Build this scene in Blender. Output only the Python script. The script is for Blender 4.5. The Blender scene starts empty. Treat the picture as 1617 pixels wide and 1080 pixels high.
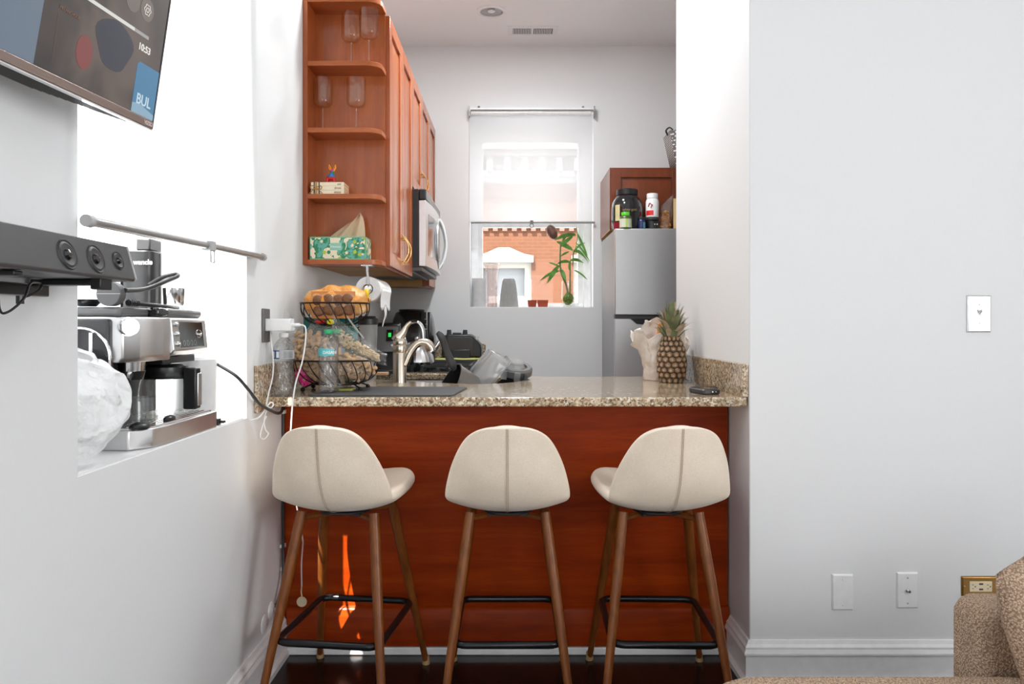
import bpy, bmesh, math, random
from mathutils import Vector, Matrix, noise
R = math.radians
C = bpy.context.scene.collection
scene = bpy.context.scene
random.seed(7); noise.seed_set(11)

# ---------------------------------------------------------------- camera
CAM_Z = 1.147
cam_d = bpy.data.cameras.new('camera'); cam = bpy.data.objects.new('camera', cam_d); C.objects.link(cam)
cam.location = (0, 0, CAM_Z); cam.rotation_euler = (R(90), 0, 0)
cam_d.sensor_width = 36; cam_d.lens = 1200/1617*36; cam_d.shift_y = -27/1617
cam_d.clip_start = .02; cam_d.clip_end = 200
scene.camera = cam
# ---------------------------------------------------------------- world, sun, added fill lamps
world = bpy.data.worlds.new('world'); scene.world = world; world.use_nodes = True
bg = world.node_tree.nodes['Background']; bg.inputs[0].default_value = (.96, .98, 1, 1); bg.inputs[1].default_value = 4.4
SUN_DIR = Vector((.26, .44, -.96)).normalized()
sd = bpy.data.lights.new('sun', 'SUN'); sun = bpy.data.objects.new('sun', sd); C.objects.link(sun)
sun.rotation_euler = SUN_DIR.to_track_quat('-Z', 'Y').to_euler(); sd.energy = 28; sd.angle = R(.5); sd.color = (1, .96, .9)
def area(name, loc, rot, sx, sy, power, col=(1, 1, 1), shape='RECTANGLE'):
    l = bpy.data.lights.new(name, 'AREA'); o = bpy.data.objects.new(name, l); C.objects.link(o)
    l.shape = shape; l.size = sx
    if shape == 'RECTANGLE': l.size_y = sy
    l.energy = power; l.color = col; o.location = loc; o.rotation_euler = rot
    return o
area('rear_fill', (.2, -2.72, 1.75), (R(90), 0, 0), 1.0, 1.0, 9, (.97, .985, 1))  # added fill lamp behind the camera, at the rear wall opening
area('left_fill', (-.77, -.45, 1.6), (R(90), 0, R(-90)), 1.4, 1.6, 10, (.96, .98, 1))  # added fill before the solid left wall, brightens the pier
area('side_fill', (3.42, -.9, 1.6), (R(90), 0, R(90)), 1.9, 1.5, 84, (.97, .985, 1))  # added fill from the right, this wall has no window
scene.view_settings.view_transform = 'Standard'; scene.view_settings.look = 'None'
scene.view_settings.exposure = 0.23; scene.view_settings.gamma = 1; scene.view_settings.use_curve_mapping = False
scene.cycles.max_bounces = 10; scene.cycles.transparent_max_bounces = 24; scene.cycles.diffuse_bounces = 6
scene.cycles.sample_clamp_indirect = 6; scene.cycles.caustics_reflective = False; scene.cycles.caustics_refractive = False

# ---------------------------------------------------------------- materials
def S(r, g, b):
    f = lambda c: (c/255/12.92) if c/255 <= .04045 else ((c/255+.055)/1.055)**2.4
    return (f(r), f(g), f(b), 1)
def nt(name):
    m = bpy.data.materials.new(name); m.use_nodes = True
    return m, m.node_tree, m.node_tree.nodes['Principled BSDF']
def coords(t, kind='Object', scale=(1, 1, 1), rot=(0, 0, 0)):
    c = t.nodes.new('ShaderNodeTexCoord'); mp = t.nodes.new('ShaderNodeMapping')
    t.links.new(c.outputs[kind], mp.inputs[0]); mp.inputs['Scale'].default_value = scale; mp.inputs['Rotation'].default_value = rot
    return mp.outputs[0]
def noise_n(t, vec, scale, detail=4, rough=.5, dist=0):
    n = t.nodes.new('ShaderNodeTexNoise'); t.links.new(vec, n.inputs['Vector'])
    n.inputs['Scale'].default_value = scale; n.inputs['Detail'].default_value = detail
    n.inputs['Roughness'].default_value = rough; n.inputs['Distortion'].default_value = dist
    return n.outputs['Fac']
def ramp(t, fac, stops):
    r = t.nodes.new('ShaderNodeValToRGB'); t.links.new(fac, r.inputs[0]); e = r.color_ramp.elements
    while len(e) < len(stops): e.new(.5)
    for i, (p, c) in enumerate(stops): e[i].position = p; e[i].color = c
    return r.outputs[0]
def bump(t, b, h, strength=.2, dist=.01):
    n = t.nodes.new('ShaderNodeBump'); t.links.new(h, n.inputs['Height']); n.inputs['Strength'].default_value = strength
    n.inputs['Distance'].default_value = dist; t.links.new(n.outputs[0], b.inputs['Normal']); return n
def pm(name, col, rough=.5, metal=0, spec=.5, nb=0, ns=200, ndist=.002, coat=0, emit=None, es=0, var=0):
    m, t, b = nt(name); b.inputs['Base Color'].default_value = col; b.inputs['Roughness'].default_value = rough
    b.inputs['Metallic'].default_value = metal; b.inputs['Specular IOR Level'].default_value = spec
    if coat: b.inputs['Coat Weight'].default_value = coat; b.inputs['Coat Roughness'].default_value = .08
    v = coords(t)
    f = noise_n(t, v, ns if nb else 30, 3)
    if nb: bump(t, b, f, nb, ndist)
    k = var or .04
    c = ramp(t, f, [(.3, tuple(x*(1-k) for x in col[:3])+(1,)), (.7, tuple(min(1, x*(1+k)) for x in col[:3])+(1,))])
    t.links.new(c, b.inputs['Base Color'])
    if emit: b.inputs['Emission Color'].default_value = emit; b.inputs['Emission Strength'].default_value = es
    return m
def wood(name, cols, scale, rough=.35, grain=60, coat=0, bmp=.05, nscale=1.0, spec=.35):
    m, t, b = nt(name); v = coords(t, 'Object', scale)
    f = noise_n(t, v, nscale, 8, .65, .6); c = ramp(t, f, [(.25, cols[0]), (.5, cols[1]), (.75, cols[2])])
    g = noise_n(t, v, grain*.25, 6, .7)
    mx = t.nodes.new('ShaderNodeMix'); mx.data_type = 'RGBA'; mx.blend_type = 'MULTIPLY'; mx.inputs[0].default_value = .35
    t.links.new(c, mx.inputs[6]); t.links.new(ramp(t, g, [(.3, (.55, .5, .45, 1)), (.65, (1, 1, 1, 1))]), mx.inputs[7])
    t.links.new(mx.outputs[2], b.inputs['Base Color']); b.inputs['Roughness'].default_value = rough; b.inputs['Specular IOR Level'].default_value = spec
    if coat: b.inputs['Coat Weight'].default_value = coat; b.inputs['Coat Roughness'].default_value = .12
    bump(t, b, g, bmp, .002); return m
def thin(name, tint=(1, 1, 1), gloss=1.0, rough=.02, edge=.0, edgecol=(.6, .6, .6), bmp=0, bscale=60, milky=0):
    """thin clear sheet: see-through, fresnel reflection, optional darker edge and milkiness"""
    m = bpy.data.materials.new(name); m.use_nodes = True; t = m.node_tree; t.nodes.clear()
    out = t.nodes.new('ShaderNodeOutputMaterial'); tr = t.nodes.new('ShaderNodeBsdfTransparent'); gl = t.nodes.new('ShaderNodeBsdfGlossy')
    tr.inputs[0].default_value = tuple(tint)+(1,); gl.inputs['Roughness'].default_value = rough
    fr = t.nodes.new('ShaderNodeLayerWeight'); fr.inputs[0].default_value = .5
    pw = t.nodes.new('ShaderNodeMath'); pw.operation = 'POWER'; t.links.new(fr.outputs['Facing'], pw.inputs[0]); pw.inputs[1].default_value = 4
    mu = t.nodes.new('ShaderNodeMath'); mu.operation = 'MULTIPLY_ADD'; mu.use_clamp = True; t.links.new(pw.outputs[0], mu.inputs[0]); mu.inputs[1].default_value = .42*gloss; mu.inputs[2].default_value = .035*gloss
    mx = t.nodes.new('ShaderNodeMixShader'); t.links.new(mu.outputs[0], mx.inputs[0])
    first = tr.outputs[0]
    if milky:
        d = t.nodes.new('ShaderNodeBsdfDiffuse'); d.inputs[0].default_value = (.85, .85, .85, 1)
        tl = t.nodes.new('ShaderNodeBsdfTranslucent'); tl.inputs[0].default_value = (.85, .85, .85, 1)
        a = t.nodes.new('ShaderNodeMixShader'); t.links.new(d.outputs[0], a.inputs[1]); t.links.new(tl.outputs[0], a.inputs[2])
        c2 = t.nodes.new('ShaderNodeMixShader'); c2.inputs[0].default_value = milky
        t.links.new(first, c2.inputs[1]); t.links.new(a.outputs[0], c2.inputs[2]); first = c2.outputs[0]
    t.links.new(first, mx.inputs[1]); t.links.new(gl.outputs[0], mx.inputs[2])
    last = mx.outputs[0]
    if edge:
        lw = t.nodes.new('ShaderNodeLayerWeight'); lw.inputs[0].default_value = .25
        m2 = t.nodes.new('ShaderNodeMath'); m2.operation = 'MULTIPLY'; t.links.new(lw.outputs['Facing'], m2.inputs[0]); m2.inputs[1].default_value = edge
        d = t.nodes.new('ShaderNodeBsdfTransparent'); d.inputs[0].default_value = tuple(edgecol)+(1,)
        m3 = t.nodes.new('ShaderNodeMixShader'); t.links.new(m2.outputs[0], m3.inputs[0]); t.links.new(last, m3.inputs[1]); t.links.new(d.outputs[0], m3.inputs[2]); last = m3.outputs[0]
    if bmp:
        v = coords(t); f = noise_n(t, v, bscale, 3, .6, .5); n = t.nodes.new('ShaderNodeBump'); n.inputs['Strength'].default_value = bmp; n.inputs['Distance'].default_value = .01
        t.links.new(f, n.inputs['Height']); t.links.new(n.outputs[0], gl.inputs['Normal']); t.links.new(n.outputs[0], fr.inputs['Normal'])
    t.links.new(last, out.inputs[0]); return m
def fabric(name, c1, c2, scale=900, bmp=.3, big=6):
    m, t, b = nt(name); v = coords(t)
    f = noise_n(t, v, scale, 2, .8); g = noise_n(t, v, big, 3)
    mx = t.nodes.new('ShaderNodeMix'); mx.data_type = 'FLOAT'; mx.inputs[0].default_value = .35; t.links.new(f, mx.inputs[2]); t.links.new(g, mx.inputs[3])
    t.links.new(ramp(t, mx.outputs[0], [(.38, c1), (.62, c2)]), b.inputs['Base Color'])
    b.inputs['Roughness'].default_value = .95; b.inputs['Specular IOR Level'].default_value = .15
    b.inputs['Sheen Weight'].default_value = .25; bump(t, b, f, bmp, .001); return m
def boucle(name, c1, c2, scale=110):
    m, t, b = nt(name); v = coords(t)
    vo = t.nodes.new('ShaderNodeTexVoronoi'); t.links.new(v, vo.inputs['Vector']); vo.inputs['Scale'].default_value = scale; vo.inputs['Randomness'].default_value = 1
    n = noise_n(t, v, scale*1.6, 3, .7)
    ad = t.nodes.new('ShaderNodeMath'); ad.operation = 'MULTIPLY_ADD'; t.links.new(n, ad.inputs[0]); ad.inputs[1].default_value = .6; t.links.new(vo.outputs[0], ad.inputs[2])
    t.links.new(ramp(t, ad.outputs[0], [(.45, c1), (1.0, c2)]), b.inputs['Base Color'])
    b.inputs['Roughness'].default_value = 1; b.inputs['Specular IOR Level'].default_value = .1
    bp = bump(t, b, ad.outputs[0], .9, .006); bp.invert = True; return m
def granite(name):
    m, t, b = nt(name); v0 = coords(t)
    dn = t.nodes.new('ShaderNodeTexNoise'); t.links.new(v0, dn.inputs['Vector']); dn.inputs['Scale'].default_value = 120; dn.inputs['Detail'].default_value = 3
    dm = t.nodes.new('ShaderNodeVectorMath'); dm.operation = 'MULTIPLY_ADD'; t.links.new(dn.outputs['Color'], dm.inputs[0]); dm.inputs[1].default_value = (.016, .016, .016); t.links.new(v0, dm.inputs[2]); v = dm.outputs[0]
    v1 = t.nodes.new('ShaderNodeTexVoronoi'); t.links.new(v, v1.inputs['Vector']); v1.inputs['Scale'].default_value = 150
    sep = t.nodes.new('ShaderNodeSeparateColor'); t.links.new(v1.outputs['Color'], sep.inputs[0])
    base = ramp(t, sep.outputs[0], [(0, S(108, 84, 62)), (.2, S(150, 124, 96)), (.5, S(186, 164, 134)), (.8, S(206, 190, 164)), (1, S(226, 218, 202))])
    big = noise_n(t, v, 14, 6, .7, .3); blot = ramp(t, big, [(.40, (.5, .46, .42, 1)), (.52, (1, 1, 1, 1)), (.68, (1.0, .93, .84, 1))])
    mx = t.nodes.new('ShaderNodeMix'); mx.data_type = 'RGBA'; mx.blend_type = 'MULTIPLY'; mx.inputs[0].default_value = .4
    t.links.new(base, mx.inputs[6]); t.links.new(blot, mx.inputs[7])
    dk = noise_n(t, v, 110, 5, .75, .8); msk = ramp(t, dk, [(.39, (1, 1, 1, 1)), (.44, (0, 0, 0, 1))])
    m2 = t.nodes.new('ShaderNodeMix'); m2.data_type = 'RGBA'; t.links.new(msk, m2.inputs[0]); t.links.new(mx.outputs[2], m2.inputs[6]); m2.inputs[7].default_value = S(58, 46, 40)
    t.links.new(m2.outputs[2], b.inputs['Base Color']); b.inputs['Roughness'].default_value = .13; b.inputs['Coat Weight'].default_value = .3; b.inputs['Coat Roughness'].default_value = .05
    return m
def brick_mat(name):
    m, t, b = nt(name); v = coords(t, 'Object', (1, 1, 1), (R(90), 0, 0))
    br = t.nodes.new('ShaderNodeTexBrick'); t.links.new(v, br.inputs['Vector'])
    br.inputs['Color1'].default_value = S(82, 46, 23); br.inputs['Color2'].default_value = S(76, 42, 20); br.inputs['Mortar'].default_value = S(88, 54, 32)
    br.inputs['Scale'].default_value = 1; br.inputs['Brick Width'].default_value = .22; br.inputs['Row Height'].default_value = .075; br.inputs['Mortar Size'].default_value = .006
    t.links.new(br.outputs[0], b.inputs['Base Color']); b.inputs['Roughness'].default_value = .9; return m
def brushed(name, col, rough=.3, scale=(1, 1, 300)):
    m, t, b = nt(name); v = coords(t, 'Object', scale); f = noise_n(t, v, 4, 3)
    b.inputs['Base Color'].default_value = col; b.inputs['Metallic'].default_value = 1
    t.links.new(ramp(t, f, [(.3, (rough*.8,)*3+(1,)), (.7, (rough*1.25,)*3+(1,))]), b.inputs['Roughness']); return m

M = {}
M['wall'] = pm('wall_paint', (.76, .765, .77, 1), .6, nb=.06, ns=140, ndist=.002, spec=.3, var=.006)
M['ceil'] = pm('ceiling_paint', (.90, .905, .91, 1), .8, var=.005)
M['trim'] = pm('trim_paint', (.84, .84, .845, 1), .35)
M['white'] = pm('white_plastic', (.82, .82, .82, 1), .35)
M['offwhite'] = pm('almond_plastic', S(232, 214, 180), .4)
M['black'] = pm('black_plastic', (.012, .012, .013, 1), .35)
M['blackgloss'] = pm('black_gloss', (.01, .01, .012, 1), .12, coat=.4)
M['dark'] = pm('charcoal_plastic', (.035, .035, .037, 1), .45)
M['grey'] = pm('grey_plastic', (.13, .13, .13, 1), .4)
M['ltgrey'] = pm('light_grey', (.45, .45, .45, 1), .5)
M['blackmetal'] = pm('black_metal', (.012, .012, .014, 1), .25, metal=.4)
M['bronze'] = pm('bronze_wire', (.018, .012, .009, 1), .35, metal=.6)
M['chrome'] = pm('chrome', (.75, .75, .75, 1), .1, metal=1)
M['steel'] = pm('brushed_steel', (.72, .72, .72, 1), .36, metal=1, var=.02)
M['nickel'] = pm('brushed_nickel', (.62, .55, .46, 1), .26, metal=1, var=.01)
M['fridge'] = pm('fridge_steel', (.54, .54, .545, 1), .38, metal=1, var=.01)
M['brass'] = pm('brass', (.62, .38, .13, 1), .3, metal=1)
M['gold'] = pm('gold_pull', (.85, .55, .22, 1), .22, metal=1)
M['brassplate'] = pm('brass_plate', (.42, .24, .08, 1), .35, metal=1)
ch = (S(140, 66, 28), S(170, 90, 44), S(190, 110, 62))
M['cherry_h'] = wood('cherry_horizontal', (S(112, 32, 2), S(146, 50, 5), S(174, 72, 12)), (1.2, 1.2, 14), .36, spec=.16)
M['cherry_v'] = wood('cherry_vertical', ch, (9, 9, 1.0), .3, coat=.3)
M['cherry_s'] = wood('cherry_shelf', ch, (1.5, 9, 9), .34, coat=.1)
M['cherry_f'] = wood('cherry_dimmed', (S(88, 38, 16), S(112, 52, 24), S(132, 66, 34)), (9, 9, 1.0), .32, coat=.2)  # darker cherry copy, its colour offsets the lamp light on the fridge cabinet
M['birch'] = wood('birch_ply', (S(176, 128, 72), S(198, 150, 92), S(212, 168, 112)), (2, 6, 6), .5)
M['floor'] = wood('dark_oak_floor', (S(14, 9, 7), S(24, 16, 12), S(34, 22, 17)), (7, .8, 1), .18, coat=.05, bmp=.2)
M['leg'] = wood('walnut_leg', (S(88, 44, 12), S(118, 64, 22), S(142, 84, 36)), (40, 40, 3), .35)
M['stool'] = fabric('stool_fabric', S(214, 197, 176), S(244, 230, 212), 700, .25)
M['seam'] = pm('seam_thread', S(172, 152, 130), .9)
M['boucle'] = boucle('boucle_taupe', S(226, 198, 172), S(156, 130, 110), 250)
M['granite'] = granite('granite')
M['brick'] = brick_mat('orange_brick')
M['stone'] = pm('limestone', S(128, 124, 117), .9, nb=.3, ns=20, ndist=.02)
M['cornice'] = pm('grey_cornice', S(112, 110, 108), .9)
M['glass'] = thin('clear_glass', (.99, .995, .99), 1.1, .01, .22, (.75, .77, .75))
M['pane'] = thin('window_pane', (.98, .985, .985), .25, .02)
M['pink_glass'] = thin('amber_wine_glass', (.985, .965, .93), 1.1, .015, .2, (.86, .78, .68))
M['pet'] = thin('bottle_plastic', (.985, .99, .99), 2.6, .05, .18, (.7, .72, .73), 1.0, 90, .03)
M['water'] = thin('water_in_bottle', (.985, .99, .995), 1.6, .03, .1, (.8, .85, .87))
M['cello'] = thin('clear_bag_film', (.95, .94, .93), 2.2, .12, .25, (.8, .78, .75), 1.0, 45, .10)
M['vaseglass'] = thin('cut_glass', (.95, .90, .88), 2.0, .08, .35, (.6, .5, .5), 1.0, 70, .06)
M['frost'] = thin('cloudy_plastic', (.86, .86, .86), 1.2, .08, .3, (.7, .7, .7), 0, 50, .38)
M['poly'] = None
def sheet(name, col, trans, clear, bmp=0, bscale=8, weave=False):
    m = bpy.data.materials.new(name); m.use_nodes = True; t = m.node_tree; t.nodes.clear()
    out = t.nodes.new('ShaderNodeOutputMaterial'); d = t.nodes.new('ShaderNodeBsdfDiffuse'); d.inputs[0].default_value = col
    tl = t.nodes.new('ShaderNodeBsdfTranslucent'); tl.inputs[0].default_value = col; tr = t.nodes.new('ShaderNodeBsdfTransparent')
    a = t.nodes.new('ShaderNodeMixShader'); a.inputs[0].default_value = trans; t.links.new(d.outputs[0], a.inputs[1]); t.links.new(tl.outputs[0], a.inputs[2])
    c = t.nodes.new('ShaderNodeMixShader'); c.inputs[0].default_value = clear; t.links.new(a.outputs[0], c.inputs[1]); t.links.new(tr.outputs[0], c.inputs[2])
    v = coords(t); f = noise_n(t, v, bscale, 3, .5, .15)
    if bmp:
        n = t.nodes.new('ShaderNodeBump'); n.inputs['Strength'].default_value = bmp; n.inputs['Distance'].default_value = .03; t.links.new(f, n.inputs['Height'])
        t.links.new(n.outputs[0], d.inputs['Normal'])
    t.links.new(c.outputs[0], out.inputs[0]); return m
M['blind'] = sheet('blind_fabric', (.86, .86, .86, 1), .34, .05)
M['blind2'] = sheet('sheer_blind_fabric', (.70, .70, .70, 1), .55, .27)
M['bagplastic'] = sheet('white_carrier_plastic', (.84, .84, .84, 1), .25, .04, 1.0, 20)
M['tissue'] = sheet('tissue_paper', S(238, 216, 184), .3, 0)
M['paper'] = pm('paper_towel', (.80, .80, .80, 1), .95, nb=.4, ns=120, ndist=.003)
M['tote'] = pm('crumpled_cloth_bag', S(226, 216, 206), .8, nb=.5, ns=25, ndist=.01)

# ---------------------------------------------------------------- mesh tools
def smooth_pts(pts, k=6, closed=False):
    P = [Vector(p) for p in pts]; n = len(P); out = []
    for i in range(n if closed else n-1):
        a, b, c, d = (P[(i-1) % n], P[i], P[(i+1) % n], P[(i+2) % n]) if closed else (P[max(i-1, 0)], P[i], P[i+1], P[min(i+2, n-1)])
        for j in range(k):
            t = j/k; out.append(.5*((2*b)+(c-a)*t+(2*a-5*b+4*c-d)*t*t+(3*b-a-3*c+d)*t**3))
    if not closed: out.append(P[-1])
    return out
class B:
    def __init__(s): s.bm = bmesh.new(); s.M = Matrix.Identity(4); s.mi = 0
    def v(s, p): return s.bm.verts.new(s.M @ Vector(p))
    def f(s, vs):
        try: fc = s.bm.faces.new(vs); fc.material_index = s.mi; return fc
        except ValueError: return None
    def box(s, x0, x1, y0, y1, z0, z1):
        v = [s.v((x, y, z)) for z in (z0, z1) for x, y in ((x0, y0), (x1, y0), (x1, y1), (x0, y1))]
        for q in ((3, 2, 1, 0), (4, 5, 6, 7), (0, 1, 5, 4), (1, 2, 6, 5), (2, 3, 7, 6), (3, 0, 4, 7)): s.f([v[i] for i in q])
        return s
    def prism(s, poly, z0, z1, ax='z'):
        mp = {'z': lambda a, b, c: (a, b, c), 'y': lambda a, b, c: (a, c, b), 'x': lambda a, b, c: (c, a, b)}[ax]
        lo = [s.v(mp(a, b, z0)) for a, b in poly]; hi = [s.v(mp(a, b, z1)) for a, b in poly]; n = len(poly)
        s.f(lo[::-1]); s.f(hi)
        for i in range(n): s.f([lo[i], lo[(i+1) % n], hi[(i+1) % n], hi[i]])
        return s
    def rings(s, rings, cap=True, closed=False):
        L = [[s.v(p) for p in r] for r in rings]; n = len(L[0]); m = len(L)
        for i in range(m if closed else m-1):
            a, b = L[i], L[(i+1) % m]
            for j in range(n): s.f([a[j], a[(j+1) % n], b[(j+1) % n], b[j]])
        if cap and not closed: s.f(L[0][::-1]); s.f(L[-1])
        return s
    def cyl(s, p0, p1, r0, r1=None, n=24, cap=True):
        return s.tube([p0, p1], [r0, r0 if r1 is None else r1], n, k=0, cap=cap)
    def tube(s, pts, r, n=8, k=6, closed=False, cap=True, flat=1):
        P = smooth_pts(pts, k, closed) if k else [Vector(p) for p in pts]; m = len(P)
        rr = (lambda t: r) if not isinstance(r, (list, tuple)) else (lambda t: r[min(int(t*(len(r)-1)), len(r)-2)]*(1-(t*(len(r)-1)-min(int(t*(len(r)-1)), len(r)-2)))+r[min(int(t*(len(r)-1)), len(r)-2)+1]*(t*(len(r)-1)-min(int(t*(len(r)-1)), len(r)-2)))
        rings = []; up = None
        for i in range(m):
            a = P[(i-1) % m] if closed else P[max(i-1, 0)]; b = P[(i+1) % m] if closed else P[min(i+1, m-1)]
            d = (b-a).normalized() if (b-a).length > 1e-9 else Vector((0, 0, 1))
            if up is None: up = d.orthogonal().normalized()
            up = (up-d*up.dot(d)); up = up.normalized() if up.length > 1e-6 else d.orthogonal().normalized()
            w = d.cross(up); q = rr(i/max(m-1, 1))
            rings.append([P[i]+(up*math.cos(2*math.pi*j/n)+w*math.sin(2*math.pi*j/n)*flat)*q for j in range(n)])
        return s.rings(rings, cap, closed)
    def lathe(s, prof, c=(0, 0, 0), n=32, mat=None, cap=False):
        c = Vector(c); rings = []
        for r, z in prof:
            ring = []
            for j in range(n):
                p = Vector((max(r, 1e-5)*math.cos(2*math.pi*j/n), max(r, 1e-5)*math.sin(2*math.pi*j/n), z))
                ring.append(c+(mat @ p if mat else p))
            rings.append(ring)
        s.rings(rings, cap); return s
    def ball(s, c, r, n=16, m=10):
        rx, ry, rz = r if isinstance(r, (tuple, list)) else (r, r, r)
        rg = [[(c[0]+rx*math.sin(math.pi*i/m)*math.cos(2*math.pi*j/n), c[1]+ry*math.sin(math.pi*i/m)*math.sin(2*math.pi*j/n), c[2]-rz*math.cos(math.pi*i/m)) for j in range(n)] for i in range(m+1)]
        rg[0] = [(c[0]+1e-5*math.cos(j), c[1]+1e-5*math.sin(j), c[2]-rz) for j in range(n)]; rg[-1] = [(c[0]+1e-5*math.cos(j), c[1]+1e-5*math.sin(j), c[2]+rz) for j in range(n)]
        return s.rings(rg)
    def grid(s, fn, nu, nv, flip=False):
        L = [[s.v(fn(i/nu, j/nv)) for i in range(nu+1)] for j in range(nv+1)]
        for j in range(nv):
            for i in range(nu):
                q = [L[j][i], L[j][i+1], L[j+1][i+1], L[j+1][i]]
                s.f(q[::-1] if flip else q)
        return s
    def blob(s, c, r, amp, freq, sub=4, seed=0, sq=0, flatz=None):
        t = bmesh.ops.create_icosphere(s.bm, subdivisions=sub, radius=1)
        c = Vector(c); r = Vector(r)
        for v in t['verts']:
            p = v.co.copy()
            if sq:
                e = 1-sq; p = Vector([math.copysign(abs(a)**e, a) for a in p])
            q = Vector((p.x*r.x, p.y*r.y, p.z*r.z)); d = noise.turbulence_vector(q*freq+Vector((seed, seed*2.3, 0)), 3, False)
            q += d*amp*r.length*.5
            if flatz is not None: q.z = max(q.z, flatz)
            v.co = s.M @ (c+q)
        for fc in s.bm.faces:
            pass
        return s
WM = {}
def obj(name, b, mat, parent=None, bevel=0, seg=2, sub=0, solid=0, soff=-1, ang=35, label=None, stuff=False, local=False):
    me = bpy.data.meshes.new(name); b.bm.normal_update()
    if parent is not None and not local: b.bm.transform(WM[parent.name].inverted())
    b.bm.to_mesh(me); b.bm.free(); me.shade_smooth(); me.set_sharp_from_angle(angle=R(ang))
    for m in (mat if isinstance(mat, (list, tuple)) else [mat]): me.materials.append(m)
    o = bpy.data.objects.new(name, me); C.objects.link(o)
    if parent is not None: o.parent = parent; WM[o.name] = WM[parent.name].copy()
    else: WM[o.name] = Matrix.Identity(4)
    if solid:
        md = o.modifiers.new('thickness', 'SOLIDIFY'); md.thickness = solid; md.offset = soff
    if bevel:
        md = o.modifiers.new('bevel', 'BEVEL'); md.width = bevel; md.segments = seg; md.limit_method = 'ANGLE'; md.angle_limit = R(30)
    if sub:
        md = o.modifiers.new('smooth', 'SUBSURF'); md.levels = sub; md.render_levels = sub
    if label: o['label'] = label
    if stuff: o['kind'] = 'stuff'
    return o
def tag(o, label, cat, group=None, kind=None):
    o['label'] = label; o['category'] = cat
    if group: o['group'] = group
    if kind: o['kind'] = kind
    return o
def thing(name, label, cat, loc=(0, 0, 0), rotz=0, group=None):
    o = bpy.data.objects.new(name, None); C.objects.link(o); o.location = loc; o.rotation_euler = (0, 0, rotz); o.empty_display_size = .05
    WM[o.name] = Matrix.Translation(loc) @ Matrix.Rotation(rotz, 4, 'Z'); return tag(o, label, cat, group)
def solo(name, b, mat, label, cat, group=None, kind=None, **k):
    """a thing that is one mesh; its origin is moved to its base"""
    b.bm.verts.ensure_lookup_table(); xs = [v.co for v in b.bm.verts]
    c = Vector(((min(p.x for p in xs)+max(p.x for p in xs))/2, (min(p.y for p in xs)+max(p.y for p in xs))/2, min(p.z for p in xs)))
    b.bm.transform(Matrix.Translation(-c)); o = obj(name, b, mat, None, **k); o.location = c; WM[o.name] = Matrix.Translation(c); return tag(o, label, cat, group, kind)
def struct(name, b, mat, **k):
    o = obj(name, b, mat, None, **k); o['kind'] = 'structure'; return o
def copy_tree(o, parent=None):
    c = o.copy(); C.objects.link(c)
    if parent: c.parent = parent
    for ch in list(o.children): copy_tree(ch, c)
    return c
def text(s, size, origin, xd, ud, mat, parent, name='lettering', ext=.0004, align='LEFT', bold=0, local=False, squash=1.0):
    cu = bpy.data.curves.new(name, 'FONT'); cu.body = s; cu.size = size; cu.extrude = ext; cu.align_x = align; cu.offset = bold
    t = bpy.data.objects.new('tmp', cu); C.objects.link(t); dg = bpy.context.evaluated_depsgraph_get()
    me = bpy.data.meshes.new_from_object(t.evaluated_get(dg)); bpy.data.objects.remove(t); bpy.data.curves.remove(cu)
    x = Vector(xd).normalized(); u = Vector(ud).normalized(); n = x.cross(u).normalized()
    mt = Matrix(((x.x*squash, u.x, n.x, origin[0]), (x.y*squash, u.y, n.y, origin[1]), (x.z*squash, u.z, n.z, origin[2]), (0, 0, 0, 1)))
    b = B(); b.bm.from_mesh(me); bpy.data.meshes.remove(me); b.bm.transform(mt)
    for fc in b.bm.faces: fc.material_index = 0
    return obj(name, b, mat, parent, local=local)
def rrect(x0, x1, y0, y1, r, n=6):
    out = []
    for cx, cy, a0 in ((x1-r, y0+r, -90), (x1-r, y1-r, 0), (x0+r, y1-r, 90), (x0+r, y0+r, 180)):
        for i in range(n+1):
            a = R(a0+90*i/n); out.append((cx+r*math.cos(a), cy+r*math.sin(a)))
    return out
# ================================================================ the room
WX = -.803            # left wall face
# left wall with the recessed window (opening y 1.405..2.30, z .865..2.62)
b = B(); X0 = WX-.36; wy0, wy1, wz0, wz1 = 1.405, 2.30, .865, 2.62
for y0, y1, z0, z1 in ((-3, wy0, -.05, 2.97), (wy1, 5.1, -.05, 2.97), (wy0, wy1, -.05, wz0), (wy0, wy1, wz1, 2.97)): b.box(X0, WX, y0, y1, z0, z1)
struct('wall_left', b, M['wall'])
# back wall with the kitchen window
kx0, kx1, kz0, kz1, BY = -.269, .520, 1.256, 2.52, 4.86
b = B()
for x0, x1, z0, z1 in ((WX-.36, kx0, -.05, 2.97), (kx1, 2.2, -.05, 2.97), (kx0, kx1, -.05, kz0), (kx0, kx1, kz1, 2.97)): b.box(x0, x1, BY, BY+.32, z0, z1)
struct('wall_back', b, M['wall'])
# pier: its left face closes the counter, its front face is the right wall of the living room
b = B(); b.box(.762, 3.5, 2.44, 3.53, -.05, 2.97); struct('wall_right', b, M['wall'], bevel=.004)
b = B(); b.box(1.55, 1.7, 3.53, 5.1, -.05, 2.97); struct('wall_kitchen_side', b, M['wall'])
b = B(); b.box(3.5, 3.6, -3, 2.44, -.05, 2.97); struct('wall_living_side', b, M['wall'])
b = B()
for x0, x1, z0, z1 in ((WX-.36, -.65, -.05, 2.97), (1.05, 3.6, -.05, 2.97), (-.65, 1.05, -.05, 1.0), (-.65, 1.05, 2.0, 2.97), (-.65, -.3, 1.0, 2.0), (.7, 1.05, 1.0, 2.0)): b.box(x0, x1, -2.95, -2.8, z0, z1)
struct('wall_front', b, M['wall'])
b = B(); b.box(WX-.4, 3.6, -3, 5.2, 2.93, 3.05); struct('ceiling', b, M['ceil'])
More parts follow.
